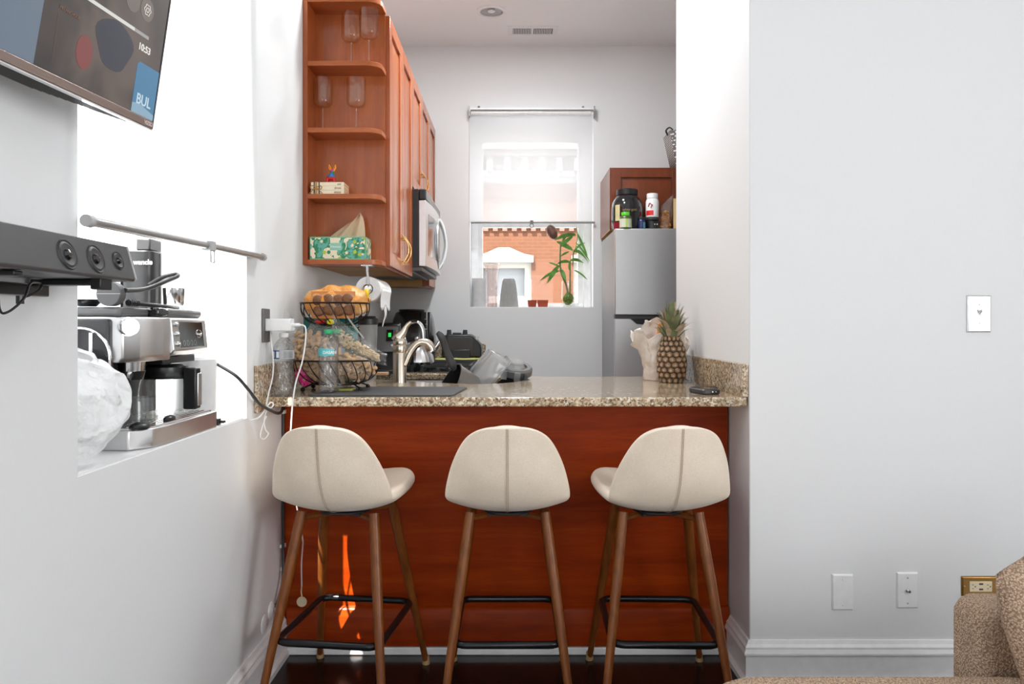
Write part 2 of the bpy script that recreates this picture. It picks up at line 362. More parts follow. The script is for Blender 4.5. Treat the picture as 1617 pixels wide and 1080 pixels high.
b = B(); b.box(WX-.4, 3.6, -3, 5.2, -.08, 0); struct('floor', b, M['floor'])
b = B(); b.box(WX, 1.55, 2.70, BY, .0005, .006); struct('floor_bounce', b, pm('pale_bounce', (.74, .74, .73, 1), .4))  # unseen pale floor sheet, added to bounce light up to the ceiling
# baseboards
def base_profile(): return [(0, 0), (.030, 0), (.030, .018), (.016, .024), (.016, .092), (.022, .094), (.022, .100), (.017, .112), (.017, .118), (.010, .126), (.006, .137), (0, .137)]
pr = base_profile()
b = B(); b.rings([[(WX+d, y, z) for d, z in pr[::-1]] for y in (-2.8, 2.655)]); struct('baseboard_left', b, M['trim'], ang=20)
b = B(); rg = []
for x, y, nx, ny in ((3.5, 2.44, 0, -1), (.762, 2.44, -1, -1), (.762, 2.655, -1, 0)): rg.append([(x+nx*d, y+ny*d, z) for d, z in pr])
b.rings(rg); struct('baseboard_right', b, M['trim'], ang=20)
b = B(); b.box(WX+.02, .75, 2.637, 2.66, 0, .026); struct('trim_1', b, M['trim'], bevel=.004)
# left window joinery, sill, pane
b = B(); fx = X0+.05
for y0, y1, z0, z1 in ((wy0, wy0+.045, wz0, wz1), (wy1-.045, wy1, wz0, wz1), (wy0+.045, wy1-.045, wz0, wz0+.05), (wy0+.045, wy1-.045, wz1-.05, wz1), (wy0+.045, wy1-.045, 1.66, 1.70)): b.box(X0, fx, y0, y1, z0, z1)
w1 = struct('window_1', b, M['trim'], bevel=.004)
b = B(); b.box(X0+.02, X0+.026, wy0+.04, wy1-.04, wz0+.04, wz1-.04); obj('pane', b, M['pane'], w1)
b = B(); b.box(X0+.05, WX-.002, wy0+.001, wy1-.001, wz0, wz0+.004); obj('window_sill', b, M['trim'], w1)
# kitchen window
b = B(); ky = BY+.16
for x0, x1, z0, z1, y0, y1 in ((kx0, kx0+.075, kz0, kz1, ky, ky+.06), (kx1-.085, kx1, kz0, kz1, ky, ky+.06), (kx0+.075, kx1-.085, kz0, kz0+.035, ky, ky+.06), (kx0+.075, kx1-.085, kz1-.17, kz1, ky, ky+.06),
    (kx0, kx0+.045, kz0, kz1, ky-.03, ky), (kx1-.05, kx1, kz0, kz1, ky-.03, ky), (kx0+.075, kx1-.085, 1.79, 1.825, ky, ky+.03)): b.box(x0, x1, y0, y1, z0, z1)
w2 = struct('window_2', b, M['trim'], bevel=.003)
b = B(); b.box(kx0+.074, kx1-.084, ky+.031, ky+.037, kz0+.034, kz1-.169); obj('pane', b, M['pane'], w2)
b = B(); b.box(kx0+.001, kx1-.001, BY+.001, ky, kz0, kz0+.006); obj('window_sill', b, M['trim'], w2)
# kitchen ceiling fittings
t = thing('recessed_light', 'round white recessed ceiling light over the kitchen', 'ceiling light', (-.117, 4.32, 2.93))
b = B(); b.lathe([(.085, 0), (.085, -.006), (.066, -.008), (.063, .0)], (-.117, 4.32, 2.93), 40); obj('trim_ring', b, M['trim'], t)
b = B(); b.lathe([(.063, -.004), (.06, -.0015), (.0, -.001)], (-.117, 4.32, 2.93), 40); obj('reflector', b, pm('can_reflector', (.42, .42, .42, 1), .5), t)
b = B(); b.ball((-.117, 4.30, 2.921), (.022, .022, .006)); obj('bulb', b, M['trim'], t)
t = thing('ceiling_vent', 'white slotted air vent in the kitchen ceiling', 'air vent', (.125, 4.60, 2.93))
b = B(); b.box(-.025, .275, 4.53, 4.67, 2.924, 2.93); obj('vent_plate', b, M['trim'], t, bevel=.002)
b = B(); b.box(.005, .115, 4.56, 4.64, 2.9225, 2.924); b.box(.13, .245, 4.56, 4.64, 2.9225, 2.924); obj('backing', b, M['dark'], t)
b = B()
for i in range(11):
    for o_ in (.008, .135): b.box(o_+i*.0098, o_+i*.0098+.0045, 4.56, 4.64, 2.918, 2.9225)
obj('louvre', b, M['white'], t)
# unseen fill lamps added below the kitchen ceiling to brighten the room
for i, (x, y) in enumerate(((-.05, 3.1), (.05, 3.75))):
    area('kitchen_fill', (x, y, 2.90), (0, 0, 0), .16, .16, 15, (.92, .98, 1), 'DISK')

# ================================================================ house across the street
t = thing('brick_building', 'sunlit orange brick house seen through the kitchen window', 'building', (0, 16, -4))
b = B(); FY = 16; zt = CAM_Z+(513-290)/75
wins = [-.17+2.04*i for i in (-1, 0, 1, 2)]; ww, wz_b, wz_t = .58, .3, 2.47
edges = [-8]+[e for c in wins for e in (c-ww, c+ww)]+[8]
for i in range(0, len(edges), 2): b.box(edges[i], edges[i+1], FY, FY+.4, -4, zt)
for c in wins: b.box(c-ww, c+ww, FY, FY+.4, -4, wz_b); b.box(c-ww, c+ww, FY, FY+.4, wz_t, zt)
obj('brick_wall', b, M['brick'], t)
b = B(); z = CAM_Z+(513-365)/75; b.box(-8, 8, FY-.06, FY, z+.09, z+.14)
for i in range(60): b.box(-6+i*.2, -6+i*.2+.1, FY-.05, FY, z, z+.09)
obj('dentil_band', b, pm('brick_trim', S(122, 74, 62), .9), t)
b = B(); z = zt
for k, (dz, d) in enumerate(((.12, .15), (.1, .22), (.3, .12), (.12, .3), (.1, .4))): b.box(-8, 8, FY-d, FY+.4, z, z+dz); z += dz
for i in range(40): b.box(-7+i*.36, -7+i*.36+.12, FY-.3, FY, zt+.22, zt+.5)
obj('cornice', b, M['cornice'], t)
b = B(); b.box(-8, 8, FY+.1, FY+.5, z, z+.35); obj('parapet', b, M['cornice'], t)
for c in wins:
    b = B(); b.prism([(c-.62, 2.46), (c+.62, 2.46), (c+.62, 2.60), (c+.42, 2.64), (c+.12, 2.77), (c-.12, 2.77), (c-.42, 2.64), (c-.62, 2.60)], FY-.08, FY+.05, 'y'); obj('lintel', b, M['stone'], t)
    b = B(); b.box(c-ww, c-ww+.14, FY+.08, FY+.2, wz_b, wz_t-.12); b.box(c+ww-.14, c+ww, FY+.08, FY+.2, wz_b, wz_t-.12); b.box(c-ww, c+ww, FY+.08, FY+.2, wz_t-.12, wz_t); b.box(c-ww+.14, c+ww-.14, FY+.12, FY+.2, 1.3, 1.36)
    wf = obj('window_frame', b, pm('cream_frame', S(142, 138, 128), .7), t)
    b = B(); b.box(c-ww+.1, c+ww-.1, FY+.24, FY+.26, wz_b, wz_t-.1); obj('pane', b, pm('house_pane', (.16, .165, .17, 1), .6), wf)

# ================================================================ peninsula and counters
t = thing('peninsula_cabinet', 'dark red cherry panelled peninsula under the granite counter', 'cabinet', (0, 2.9, 0))
b = B(); b.box(WX+.002, .755, 2.66, 2.68, .03, .882); b.box(WX+.002, .76, 2.68, 2.76, .03, .882); obj('front_panel', b, M['cherry_h'], t)
b = B(); b.prism([(2.66, .03), (2.642, .03), (2.642, .150), (2.646, .158), (2.654, .163), (2.66, .165)], WX+.02, .757, 'x'); obj('base_moulding', b, M['cherry_h'], t, ang=60)
b = B(); b.box(.12, .76, 2.76, 3.36, .08, .882); b.box(-.19, .12, 3.28, 3.36, .08, .45); obj('carcass', b, M['cherry_v'], t)
# granite with the sink cut-out
CT = .914; CB = .884
outer = [(WX+.022, 2.44), (.74, 2.44), (.757, 2.447), (.760, 2.46), (.760, 3.43), (.14, 3.43), (-.17, 3.72), (-.17, 3.74), (WX+.002, 3.74), (WX+.002, 2.46), (WX+.006, 2.447)]
hole = [(-.60, 3.28), (-.31, 3.075), (-.16, 3.0), (-.09, 3.0), (-.04, 3.04), (.07, 3.20), (.075, 3.25), (-.05, 3.38), (-.26, 3.60), (-.30, 3.625), (-.57, 3.64), (-.615, 3.61), (-.63, 3.33)]
b = B(); bm = b.bm
def cap(z, flip):
    es = []
    for loop in (outer, hole):
        vs = [bm.verts.new((x, y, z)) for x, y in loop]
        es += [bm.edges.new((vs[i], vs[(i+1) % len(vs)])) for i in range(len(vs))]
        loops.setdefault(z, []).append(vs)
    bmesh.ops.triangle_fill(bm, edges=es, use_beauty=True)
loops = {}
cap(CT, 0); cap(CB, 1)
for a, c in zip(loops[CT], loops[CB]):
    for i in range(len(a)): bm.faces.new([a[i], a[(i+1) % len(a)], c[(i+1) % len(a)], c[i]])
bmesh.ops.recalc_face_normals(bm, faces=bm.faces)
t = thing('granite_countertop', 'polished speckled beige granite bar top on the cherry peninsula', 'countertop', (0, 2.9, CB))
obj('slab', b, M['granite'], t, bevel=.006, seg=3)
b = B(); b.box(WX+.001, WX+.013, 2.362, 3.74, .872, 1.020); obj('backsplash', b, M['granite'], t, bevel=.002)
b = B(); b.box(.742, .761, 2.445, 3.43, CT, 1.020); obj('backsplash', b, M['granite'], t, bevel=.002)
t = thing('kitchen_counter', 'granite corner counter by the kitchen back wall', 'countertop', (-.45, 4.7, 0))
b = B(); b.box(WX+.002, -.165, 4.51, BY-.002, CB, CT); obj('slab', b, M['granite'], t, bevel=.003)
b = B(); b.box(WX+.015, -.168, BY-.02, BY-.001, CT, 1.026); b.box(WX+.001, WX+.02, 4.51, BY-.02, CT, 1.026); obj('backsplash', b, M['granite'], t)
b = B(); b.box(WX+.002, -.19, 4.52, BY-.002, .08, CB); obj('cabinet_base', b, M['cherry_v'], t)
t = thing('corner_base_cabinet', 'cherry corner base cabinet below the sink', 'cabinet', (-.5, 3.3, 0))
b = B(); b.box(WX+.002, -.64, 2.77, 3.73, .08, .88); b.box(-.64, -.19, 3.66, 3.73, .08, .88); b.box(-.64, -.2, 2.77, 3.27, .08, .5); obj('carcass', b, M['cherry_v'], t)
# sink bowl
b = B(); inn = [(x*.985+(-.27)*.015, y*.985+3.33*.015) for x, y in hole]
hx = sum(p[0] for p in hole)/len(hole); hy = sum(p[1] for p in hole)/len(hole)
def sc(k): return [(hx+(x-hx)*k, hy+(y-hy)*k) for x, y in hole]
rr_ = [[(x, y, z) for x, y in sc(k)] for k, z in ((1.03, CB-.002), (.985, CB-.002), (.96, .80), (.93, .73), (.85, .715))]
b.rings(rr_, cap=False); vs = [b.v((x, y, .715)) for x, y in sc(.85)]; b.f(vs)
t = solo('kitchen_sink', b, M['steel'], 'stainless steel undermount sink let into the granite corner', 'sink', solid=.0)
# faucet
t = thing('kitchen_faucet', 'brushed nickel single-lever faucet beside the sink', 'faucet', (-.458, 3.10, CT))
fxx, fyy = -.458, 3.10
b = B(); b.lathe([(.0, 0), (.029, 0), (.029, .004), (.0275, .008), (.0275, .118), (.0265, .120), (.0275, .122), (.0275, .148), (.0265, .150), (.0275, .152), (.0275, .168), (.022, .178), (.0, .180)], (fxx, fyy, CT), 36); obj('faucet_body', b, M['nickel'], t)
b = B(); b.tube([(fxx+.02, fyy-.005, CT+.07), (fxx+.045, fyy+.0, CT+.125), (fxx+.075, fyy+.004, CT+.158), (fxx+.105, fyy+.008, CT+.160), (fxx+.122, fyy+.012, CT+.145), (fxx+.127, fyy+.014, CT+.128)], [.016, .0165, .0165, .017, .0195, .020], 18); obj('spout', b, M['nickel'], t)
b = B(); b.tube([(fxx-.015, fyy, CT+.165), (fxx-.004, fyy, CT+.180), (fxx+.012, fyy, CT+.200), (fxx+.026, fyy, CT+.224), (fxx+.046, fyy, CT+.245)], [.024, .026, .017, .010, .006], 16, flat=.8); obj('lever', b, M['nickel'], t)
b = B(); b.cyl((fxx-.034, fyy, CT+.148), (fxx-.026, fyy, CT+.148), .006); obj('index_button', b, M['chrome'], t)
# black drying mat
b = B(); b.prism([(-.668, 2.485), (-.645, 2.475), (-.20, 2.478), (-.192, 2.49), (-.165, 2.79), (-.18, 2.81), (-.60, 2.81), (-.63, 2.79)], CT, CT+.005); solo('drying_mat', b, pm('mat', (.05, .05, .052, 1), .55, nb=.3, ns=400), 'thin dark grey mat on the counter in front of the faucet', 'mat', bevel=.002)

# ================================================================ bar stools
def stool_shell():
    rows = [(.034, -.246, .860, 1), (.066, -.2455, .857, 1), (.098, -.2445, .847, 1), (.126, -.242, .827, 1), (.149, -.237, .79, 1), (.171, -.230, .74, 1), (.181, -.219, .70, .95), (.188, -.202, .664, .8), (.190, -.175, .624, .45), (.187, -.135, .599, .15), (.184, -.07, .588, 0), (.184, .02, .586, 0), (.186, .10, .594, 0), (.180, .155, .606, 0), (.155, .195, .624, 0), (.105, .216, .628, 0), (.05, .223, .629, 0)]
    n = len(rows)-1
    def fn(u, v):
        i = min(int(v*n+1e-6), n-1); f_ = v*n-i; w, y, z, k = [rows[i][q]*(1-f_)+rows[i+1][q]*f_ for q in range(4)]
        s_ = (u*2-1); x = s_*w; q = abs(x/.188)**2.2
        return (x, y+q*(.075*k+.02*(1-k)*0), z+q*(.040*(1-k)+.0*k))
    return fn, n
SL = {'y': 2.355}
def make_stool():
    t = thing('bar_stool', '', 'bar stool', (0, 0, 0), 0, 'bar stools at the counter')
    fn, n = stool_shell()
    b = B(); b.grid(fn, 14, n, flip=True); sh = obj('seat_shell', b, M['stool'], t, solid=.034, soff=-1, sub=2, local=True, ang=180)
    b = B(); P0 = [Vector(fn(.5, v/40))+Vector((0, -.0016 if v < 20 else 0, -.0016 if v > 14 else 0)) for v in range(1, 26)]
    b.tube([p+Vector((-.0022, 0, 0)) for p in P0], .0007, 6, k=0); b.tube([p+Vector((.0022, 0, 0)) for p in P0], .0007, 6, k=0)
    obj('seam', b, M['seam'], sh, local=True)
    b = B(); b.lathe([(.0, 0), (.07, 0), (.078, .004), (.078, .010)], (0, -.01, .575), 32, cap=False); b.box(-.06, .06, -.06, .06, .570, .580); obj('seat_plate', b, M['black'], sh, local=True)
    tops, feet = [(sx*.112, sy*.088, .588) for sx in (-1, 1) for sy in (-1, 1)], [(sx*.188, sy*.245, 0) for sx in (-1, 1) for sy in (-1, 1)]
    for a, c in zip(tops, feet):
        A, Cc = Vector(a), Vector(c); b = B(); b.tube([A, A.lerp(Cc, .3), Cc+(A-Cc)*.02], [.0155, .0160, .0095], 16, k=4)
        lg = obj('leg', b, M['leg'], t, local=True)
        b = B(); b.lathe([(.0, 0), (.0125, 0), (.0135, .004), (.011, .020), (.0115, .026), (.0095, .028)], (c[0]*.995, c[1]*.995, 0), 14); obj('foot_cap', b, M['offcap'], lg, local=True)
    b = B()
    for a in tops: b.tube([(a[0]*.98, a[1]*.98, .570), (0, 0, .572)], .009, 6, k=0)
    obj('crossbar', b, M['leg'], t, local=True)
    b = B(); hx_, hy_, z, r = .153, .183, .232, .035
    pts = [(x, y, z) for x, y in rrect(-hx_, hx_, -hy_, hy_, r, 5)]
    b.tube(pts, .0108, 12, k=0, closed=True); obj('footrest', b, M['blackmetal'], t, local=True)
    return t
M['offcap'] = pm('rubber_cap', S(168, 138, 100), .6)
st = make_stool()
spots = [(-.508, R(-7.5), R(-1), 'cream fabric bar stool nearest the left wall, seat turned right'), (-.013, 0, 0, 'middle cream fabric bar stool facing the counter squarely'), (.446, R(-1.5), R(8.5), 'cream fabric bar stool nearest the right wall, seat turned left')]
trees = [st]+[copy_tree(st) for _ in (1, 2)]
for o, (x, a, sw, lab) in zip(trees, spots):
    o.location = (x, 2.355, 0); o.rotation_euler.z = a; o['label'] = lab
    for ch in o.children:
        if ch.name.startswith('seat_shell'): ch.rotation_euler.z = sw
# ================================================================ wall cabinets
def px3(px, py, Y): return Vector(((px-808.5)/1200*Y, Y, CAM_Z-(py-513)/1200*Y))
DX = -.490; BX = -.510        # door face, box face
def door_x(b, y0, y1, z0, z1, xf, th=.02):
    """raised panel door lying in the plane x = xf, facing +x"""
    w = .055
    b.box(xf-th, xf, y0, y0+w, z0, z1); b.box(xf-th, xf, y1-w, y1, z0, z1); b.box(xf-th, xf, y0+w, y1-w, z0, z0+w); b.box(xf-th, xf, y0+w, y1-w, z1-w, z1)
    b.box(xf-th, xf-.010, y0+w, y1-w, z0+w, z1-w)
    a, c, e = .010, .030, .003
    r0 = [(xf-.010, y0+w+a, z0+w+a), (xf-.010, y1-w-a, z0+w+a), (xf-.010, y1-w-a, z1-w-a), (xf-.010, y0+w+a, z1-w-a)]
    r1 = [(xf-e, y0+w+c, z0+w+c), (xf-e, y1-w-c, z0+w+c), (xf-e, y1-w-c, z1-w-c), (xf-e, y0+w+c, z1-w-c)]
    b.rings([r0, r1])
def pull(parent, x, y, z0, z1, ax='x'):
    b = B(); zc = (z0+z1)/2; h = (z1-z0)/2
    b.tube([(x+.004, y, z0-.012), (x+.014, y, z0+.004), (x+.030, y, zc-h*.45), (x+.034, y, zc), (x+.030, y, zc+h*.45), (x+.014, y, z1-.004), (x+.004, y, z1+.012)], [.0022, .0032, .0026, .0032, .0026, .0032, .0022], 10)
    for z in (z0+.004, z1-.004): b.cyl((x, y, z), (x+.016, y, z), .0040, .0030, 10)
    return obj('handle', b, M['gold'], parent)
# open end shelf unit
Y0, YS = 2.913, 3.05; ZB, ZT = 1.378, 2.405
t = thing('open_shelf_unit', 'open cherry end shelf unit with rounded shelves, end of the wall cabinets', 'shelf unit', (-.65, 2.98, ZB))
b = B(); b.box(WX+.001, WX+.019, Y0, YS, ZB, ZT); obj('side_panel', b, M['cherry_v'], t, bevel=.0015)
b = B(); b.box(WX+.019, -.508, YS-.012, YS, ZB, ZT); obj('back_panel', b, M['cherry_v'], t)
def shelf(z, th=.0185):
    b = B(); arc = [(-.505-.065+.062*math.cos(a)+.003, Y0+.055-.052*math.sin(a)-.003) for a in [R(90-i*11) for i in range(9)]]
    b.prism([(WX+.019, Y0+.002)]+arc+[(-.503, YS-.012), (WX+.019, YS-.012)], z-th, z); obj('shelf', b, M['cherry_s'], t, bevel=.001, ang=50)
for z in (2.16, 1.904, 1.650, 1.398, 2.405): shelf(z)
# long cabinets facing right
def wall_cab(label, y0, y1, z0, z1, pulls, nd=2):
    t = thing('wall_cabinet', label, 'cabinet', ((WX+BX)/2, (y0+y1)/2, z0), 0, 'cherry wall cabinets on the left wall')
    b = B(); b.box(WX+.001, BX, y0, y1, z0+.015, z1); obj('carcass', b, M['cherry_v'], t)
    b = B(); b.box(WX+.001, BX-.02, y0+.004, y1-.003, z0+.008, z0+.0149); obj('bottom_panel', b, M['birch'], t)
    b = B(); b.box(BX-.02, BX, y0, y1, z0, z0+.015); obj('bottom_rail', b, M['cherry_s'], t)
    w = (y1-y0)/nd
    for i in range(nd):
        b = B(); door_x(b, y0+i*w+.003, y0+(i+1)*w-.003, z0+.006, z1-.006, DX); d = obj('door', b, M['cherry_v'], t, bevel=.0018)
        for yy, za, zb in pulls[i]: pull(d, DX, yy, za, zb)
    return t
wall_cab('tall two-door cherry wall cabinet beside the open shelves', 3.05, 3.74, 1.378, 2.395, ([(3.355, 1.425, 1.535)], [(3.435, 1.425, 1.535)]))
wall_cab('short two-door cherry wall cabinet above the microwave', 3.742, 4.498, 1.825, 2.395, ([(4.085, 1.86, 1.96)], [(4.155, 1.86, 1.96)]))
t = wall_cab('narrow cherry wall cabinet in the corner by the back wall', 4.50, 4.858, 1.374, 2.395, ([],), 1)
b = B(); b.box(WX+.004, BX-.022, 4.494, 4.5, 1.385, 1.82); b.box(WX+.004, -.56, 4.493, 4.494, 1.376, 1.385); obj('end_panel', b, M['birch'], t)
# microwave
t = thing('microwave', 'stainless and black over-the-range microwave under the short cabinet', 'microwave', (-.6, 4.12, 1.433))
mx0, mxf, my0, my1, mz0, mz1 = WX+.003, -.425, 3.745, 4.495, 1.433, 1.818
b = B(); b.box(mx0, mxf-.035, my0, my1, mz0, mz1); obj('housing', b, M['black'], t, bevel=.003)
b = B(); b.box(mxf-.035, mxf, my0, my1, mz0+.335-.005, mz1); bz = obj('vent_grille', b, M['black'], t, bevel=.006)
b = B()
for i in range(5): b.box(mxf, mxf+.003, my0+.02, my1-.01, mz0+.340+i*.0085, mz0+.3435+i*.0085)
obj('grille_bar', b, M['steel'], bz)
def arcx(y): return mxf+.018*(1-((y-(my0+my1)/2)/((my1-my0)/2))**2)*.9
b = B(); N = 16; pl = [(arcx(my0+(my1-my0)*i/N), my0+(my1-my0)*i/N) for i in range(N+1)]+[(mxf-.034, my1), (mxf-.034, my0)]
b.prism(pl, mz0+.004, mz0+.328); dr = obj('door', b, M['steel'], t, bevel=.002, ang=50)
b = B(); pl = [(arcx(y)+.0012, y) for y in [my0+.07+.36*i/8 for i in range(9)]]; pl = pl+[(x-.002, y) for x, y in pl[::-1]]; b.prism(pl, mz0+.06, mz0+.27); obj('door_window', b, M['blackgloss'], dr, ang=50)
b = B(); yh = my0+.50
b.tube([(arcx(yh)-.002, yh, mz0+.03), (arcx(yh)+.022, yh, mz0+.07), (arcx(yh)+.040, yh, mz0+.165), (arcx(yh)+.022, yh, mz0+.26), (arcx(yh)-.002, yh, mz0+.30)], [.012, .011, .010, .011, .012], 12, flat=1.5)
b.tube([(arcx(yh)-.002, yh-.01, mz0+.03), (arcx(yh)+.004, yh-.10, mz0+.08), (arcx(yh)+.006, yh-.12, mz0+.165), (arcx(yh)+.004, yh-.10, mz0+.25), (arcx(yh)-.002, yh-.01, mz0+.30)], .008, 10); obj('handle', b, M['steel'], dr)
b = B(); pl = [(arcx(y)+.001, y) for y in [my0+.56+.15*i/4 for i in range(5)]]; pl = pl+[(x-.002, y) for x, y in pl[::-1]]; b.prism(pl, mz0+.03, mz0+.30); obj('control_panel', b, M['blackgloss'], t)
b = B(); b.box(mx0+.02, mxf-.02, my0+.01, my1-.01, mz0-.018, mz0); b.box(mxf-.17, mxf-.15, my0+.03, my1-.03, mz0-.026, mz0-.018); b.box(mxf-.09, mxf-.07, my0+.03, my1-.03, mz0-.026, mz0-.018); obj('bottom_plate', b, M['grey'], t)
# stove under the microwave
t = thing('gas_stove', 'black gas stove under the microwave', 'stove', (-.48, 4.12, 0))
b = B(); b.box(WX+.003, -.15, 3.75, 4.50, .02, .905); obj('stove_body', b, M['black'], t, bevel=.004)
b = B(); b.box(WX+.02, -.16, 3.76, 4.49, .905, .915); obj('cooktop', b, M['blackgloss'], t)
for yc in (3.94, 4.31):
    for xc in (-.62, -.33):
        b = B()
        for k in (-.10, 0, .10): b.box(xc-.13, xc+.13, yc+k-.006, yc+k+.006, .932, .944); b.box(xc+k*1.2-.006, xc+k*1.2+.006, yc-.15, yc+.15, .932, .944)
        for sx in (-.12, .12):
            for sy in (-.14, .14): b.box(xc+sx-.007, xc+sx+.007, yc+sy-.007, yc+sy+.007, .915, .938)
        obj('grate', b, M['black'], t)
        b = B(); b.lathe([(0, .930), (.035, .930), (.045, .922), (.045, .915)], (xc, yc, 0), 20); obj('burner', b, M['dark'], t)

# ================================================================ on the open shelves
def wine_glass(x, y, z, label):
    t = thing('wine_glass', label, 'wine glass', (x, y, z), 0, 'wine glasses on the open shelves')
    b = B(); b.lathe([(.0002, .0015), (.034, .0012), (.036, .0022), (.020, .004), (.006, .008), (.0035, .02), (.003, .06), (.003, .088), (.005, .094)], (x, y, z), 28); obj('stem', b, M['stemglass'], t)
    b = B(); b.lathe([(.0002, .094), (.008, .095), (.028, .101), (.036, .110), (.0375, .122), (.0375, .209), (.0365, .209), (.0365, .122), (.035, .112), (.027, .104), (.0002, .099)], (x, y, z), 36); obj('bowl', b, M['pink_glass'], t)
M['stemglass'] = thin('stem_glass', (.97, .92, .84), 2.5, .02, .5, (.75, .62, .48))
wine_glass(-.743, 2.985, 1.904, 'wine glass at the left of the second shelf down')
wine_glass(-.612, 2.985, 1.904, 'wine glass at the right of the second shelf down')
wine_glass(-.632, 2.985, 2.16, 'wine glass on the upper shelf, the left and farther one')
wine_glass(-.556, 2.952, 2.16, 'wine glass on the upper shelf, the right and nearer one')
# tissue box
t = thing('tissue_box', 'green leaf-patterned tissue box on the lowest open shelf', 'tissue box', (-.67, 2.98, 1.398))
m, nt_, bb = nt('leaf_print'); v = coords(nt_, 'Object', (1, 1, 1)); vo = nt_.nodes.new('ShaderNodeTexVoronoi'); nt_.links.new(v, vo.inputs['Vector']); vo.inputs['Scale'].default_value = 52
n1 = noise_n(nt_, v, 26, 2, .5, 1.2); rp = ramp(nt_, n1, [(.0, S(236, 224, 196)), (.44, S(236, 224, 196)), (.47, S(40, 128, 84)), (.56, S(64, 150, 104)), (.6, S(96, 176, 160))]); rp.node.color_ramp.interpolation = 'CONSTANT'
sp = nt_.nodes.new('ShaderNodeSeparateColor'); nt_.links.new(vo.outputs['Color'], sp.inputs[0]); r2 = ramp(nt_, sp.outputs[0], [(0, S(40, 128, 84)), (.2, S(172, 190, 50)), (.45, S(100, 170, 170)), (.7, S(230, 222, 190))]); r2.node.color_ramp.interpolation = 'CONSTANT'
r3 = ramp(nt_, vo.outputs['Distance'], [(.36, (1, 1, 1, 1)), (.40, (0, 0, 0, 1))]); mxx = nt_.nodes.new('ShaderNodeMix'); mxx.data_type = 'RGBA'; nt_.links.new(r3, mxx.inputs[0]); nt_.links.new(rp, mxx.inputs[6]); nt_.links.new(r2, mxx.inputs[7]); nt_.links.new(mxx.outputs[2], bb.inputs['Base Color'])
b = B(); b.box(-.778, -.563, 2.923, 3.034, 1.3985, 1.486); obj('carton', b, pm('tissue_carton', S(122, 186, 146), .5), t)
b = B(); b.box(-.775, -.566, 2.9222, 2.923, 1.403, 1.482); b.box(-.5635, -.5622, 2.926, 3.031, 1.403, 1.482); pf = obj('printed_face', b, m, t)
b = B(); b.box(-.70, -.655, 2.921, 2.9222, 1.434, 1.462); lb = obj('label_patch', b, pm('mint', S(140, 196, 176), .6), t)
text('Kleenex', .012, (-.698, 2.9208, 1.444), (1, .0, 0), (0, 0, 1), M['white'], t)
b = B()
def tis(u, v):
    w = .105*(1-v)**.8+.004; x = -.62-.03*(1-v)+(u-.5)*w*1.35+(.0)*v+.026*v; return (x, 2.977+.012*math.sin(u*14)*(1-v*.4), 1.484+.108*v*(1-.30*abs(u-.62)))
b.grid(tis, 24, 10)
obj('tissue', b, M['tissue'], t)
# three small books
for i, w_ in enumerate(('enjoy', 'drink', 'eat')):
    z = 1.651+i*.0155
    t = thing('book', 'small cream book reading %s, %s of the tied stack' % (w_, ('bottom', 'middle', 'top')[i]), 'book', (-.715, 2.965, z), 0, 'small cream books tied in a stack')
    b = B(); b.box(-.775, -.648, 2.928, 3.02, z, z+.0152); obj('cover', b, pm('cream_cover', S(240, 226, 198), .6), t, bevel=.0012)
    b = B(); b.box(-.770, -.6476, 2.932, 3.018, z+.0018, z+.0134); obj('pages', b, pm('pages', S(222, 192, 150), .8), t)
    b = B()
    for x in (-.764, -.745): b.box(x, x+.004, 2.9268, 2.928, z, z+.0152)
    obj('stripe', b, M['black'], t)
    text(w_, .0125, (-.658, 2.9274, z+.004), (1, 0, 0), (0, 0, 1), pm('ink', S(120, 96, 66), .8), t, align='RIGHT', bold=.0)
b = B(); xx, yy, z = -.754, 2.925, 1.673
b.box(xx-.003, xx+.003, 2.9255, 2.9268, 1.651, 1.698)
for s_ in (-1, 1): b.tube([(xx, yy, z), (xx+s_*.012, yy-.003, z+.010), (xx+s_*.022, yy-.002, z+.006), (xx+s_*.018, yy, z-.003), (xx, yy, z)], .0014, 6); b.tube([(xx, yy, z), (xx+s_*.012, yy-.002, z-.008), (xx+s_*.026, yy, z-.020)], .0013, 6)
solo('twine_bow', b, pm('jute', S(186, 140, 80), .9), 'jute twine bow tied round the stack of small books', 'twine')
# little figurine with tall ears
t = thing('dog_figurine', 'tiny bright red and blue dog figurine with yellow ears on the books', 'figurine', (-.708, 2.965, 1.698))
fx_, fy_, fz = -.706, 2.962, 1.698
b = B(); b.ball((fx_, fy_, fz+.020), (.017, .010, .009), 16, 10)
for sx in (-.012, .012):
    for sy in (-.006, .006): b.tube([(fx_+sx, fy_+sy, fz+.02), (fx_+sx*1.15, fy_+sy, fz+.003)], [.006, .0045], 8, k=0)
obj('red_body', b, pm('fig_red', S(200, 20, 24), .35), t)
b = B(); b.ball((fx_+.001, fy_, fz+.028), (.015, .0095, .008), 14, 8); b.tube([(fx_+.002, fy_, fz+.030), (fx_+.005, fy_-.002, fz+.042)], [.010, .006], 12, k=0); obj('blue_coat', b, pm('fig_blue', S(30, 130, 190), .35), t)
b = B(); b.ball((fx_+.006, fy_-.003, fz+.047), (.008, .008, .007), 14, 8); obj('head', b, pm('fig_pink', S(190, 84, 170), .35), t)
b = B(); b.ball((fx_+.011, fy_-.009, fz+.043), (.005, .006, .004), 12, 8)
for sx in (-.0138, .0138):
    for sy in (-.007, .007): b.ball((fx_+sx, fy_+sy, fz+.003), (.0046, .004, .003), 10, 6)
obj('muzzle_and_paws', b, pm('fig_green', S(60, 170, 60), .35), t)
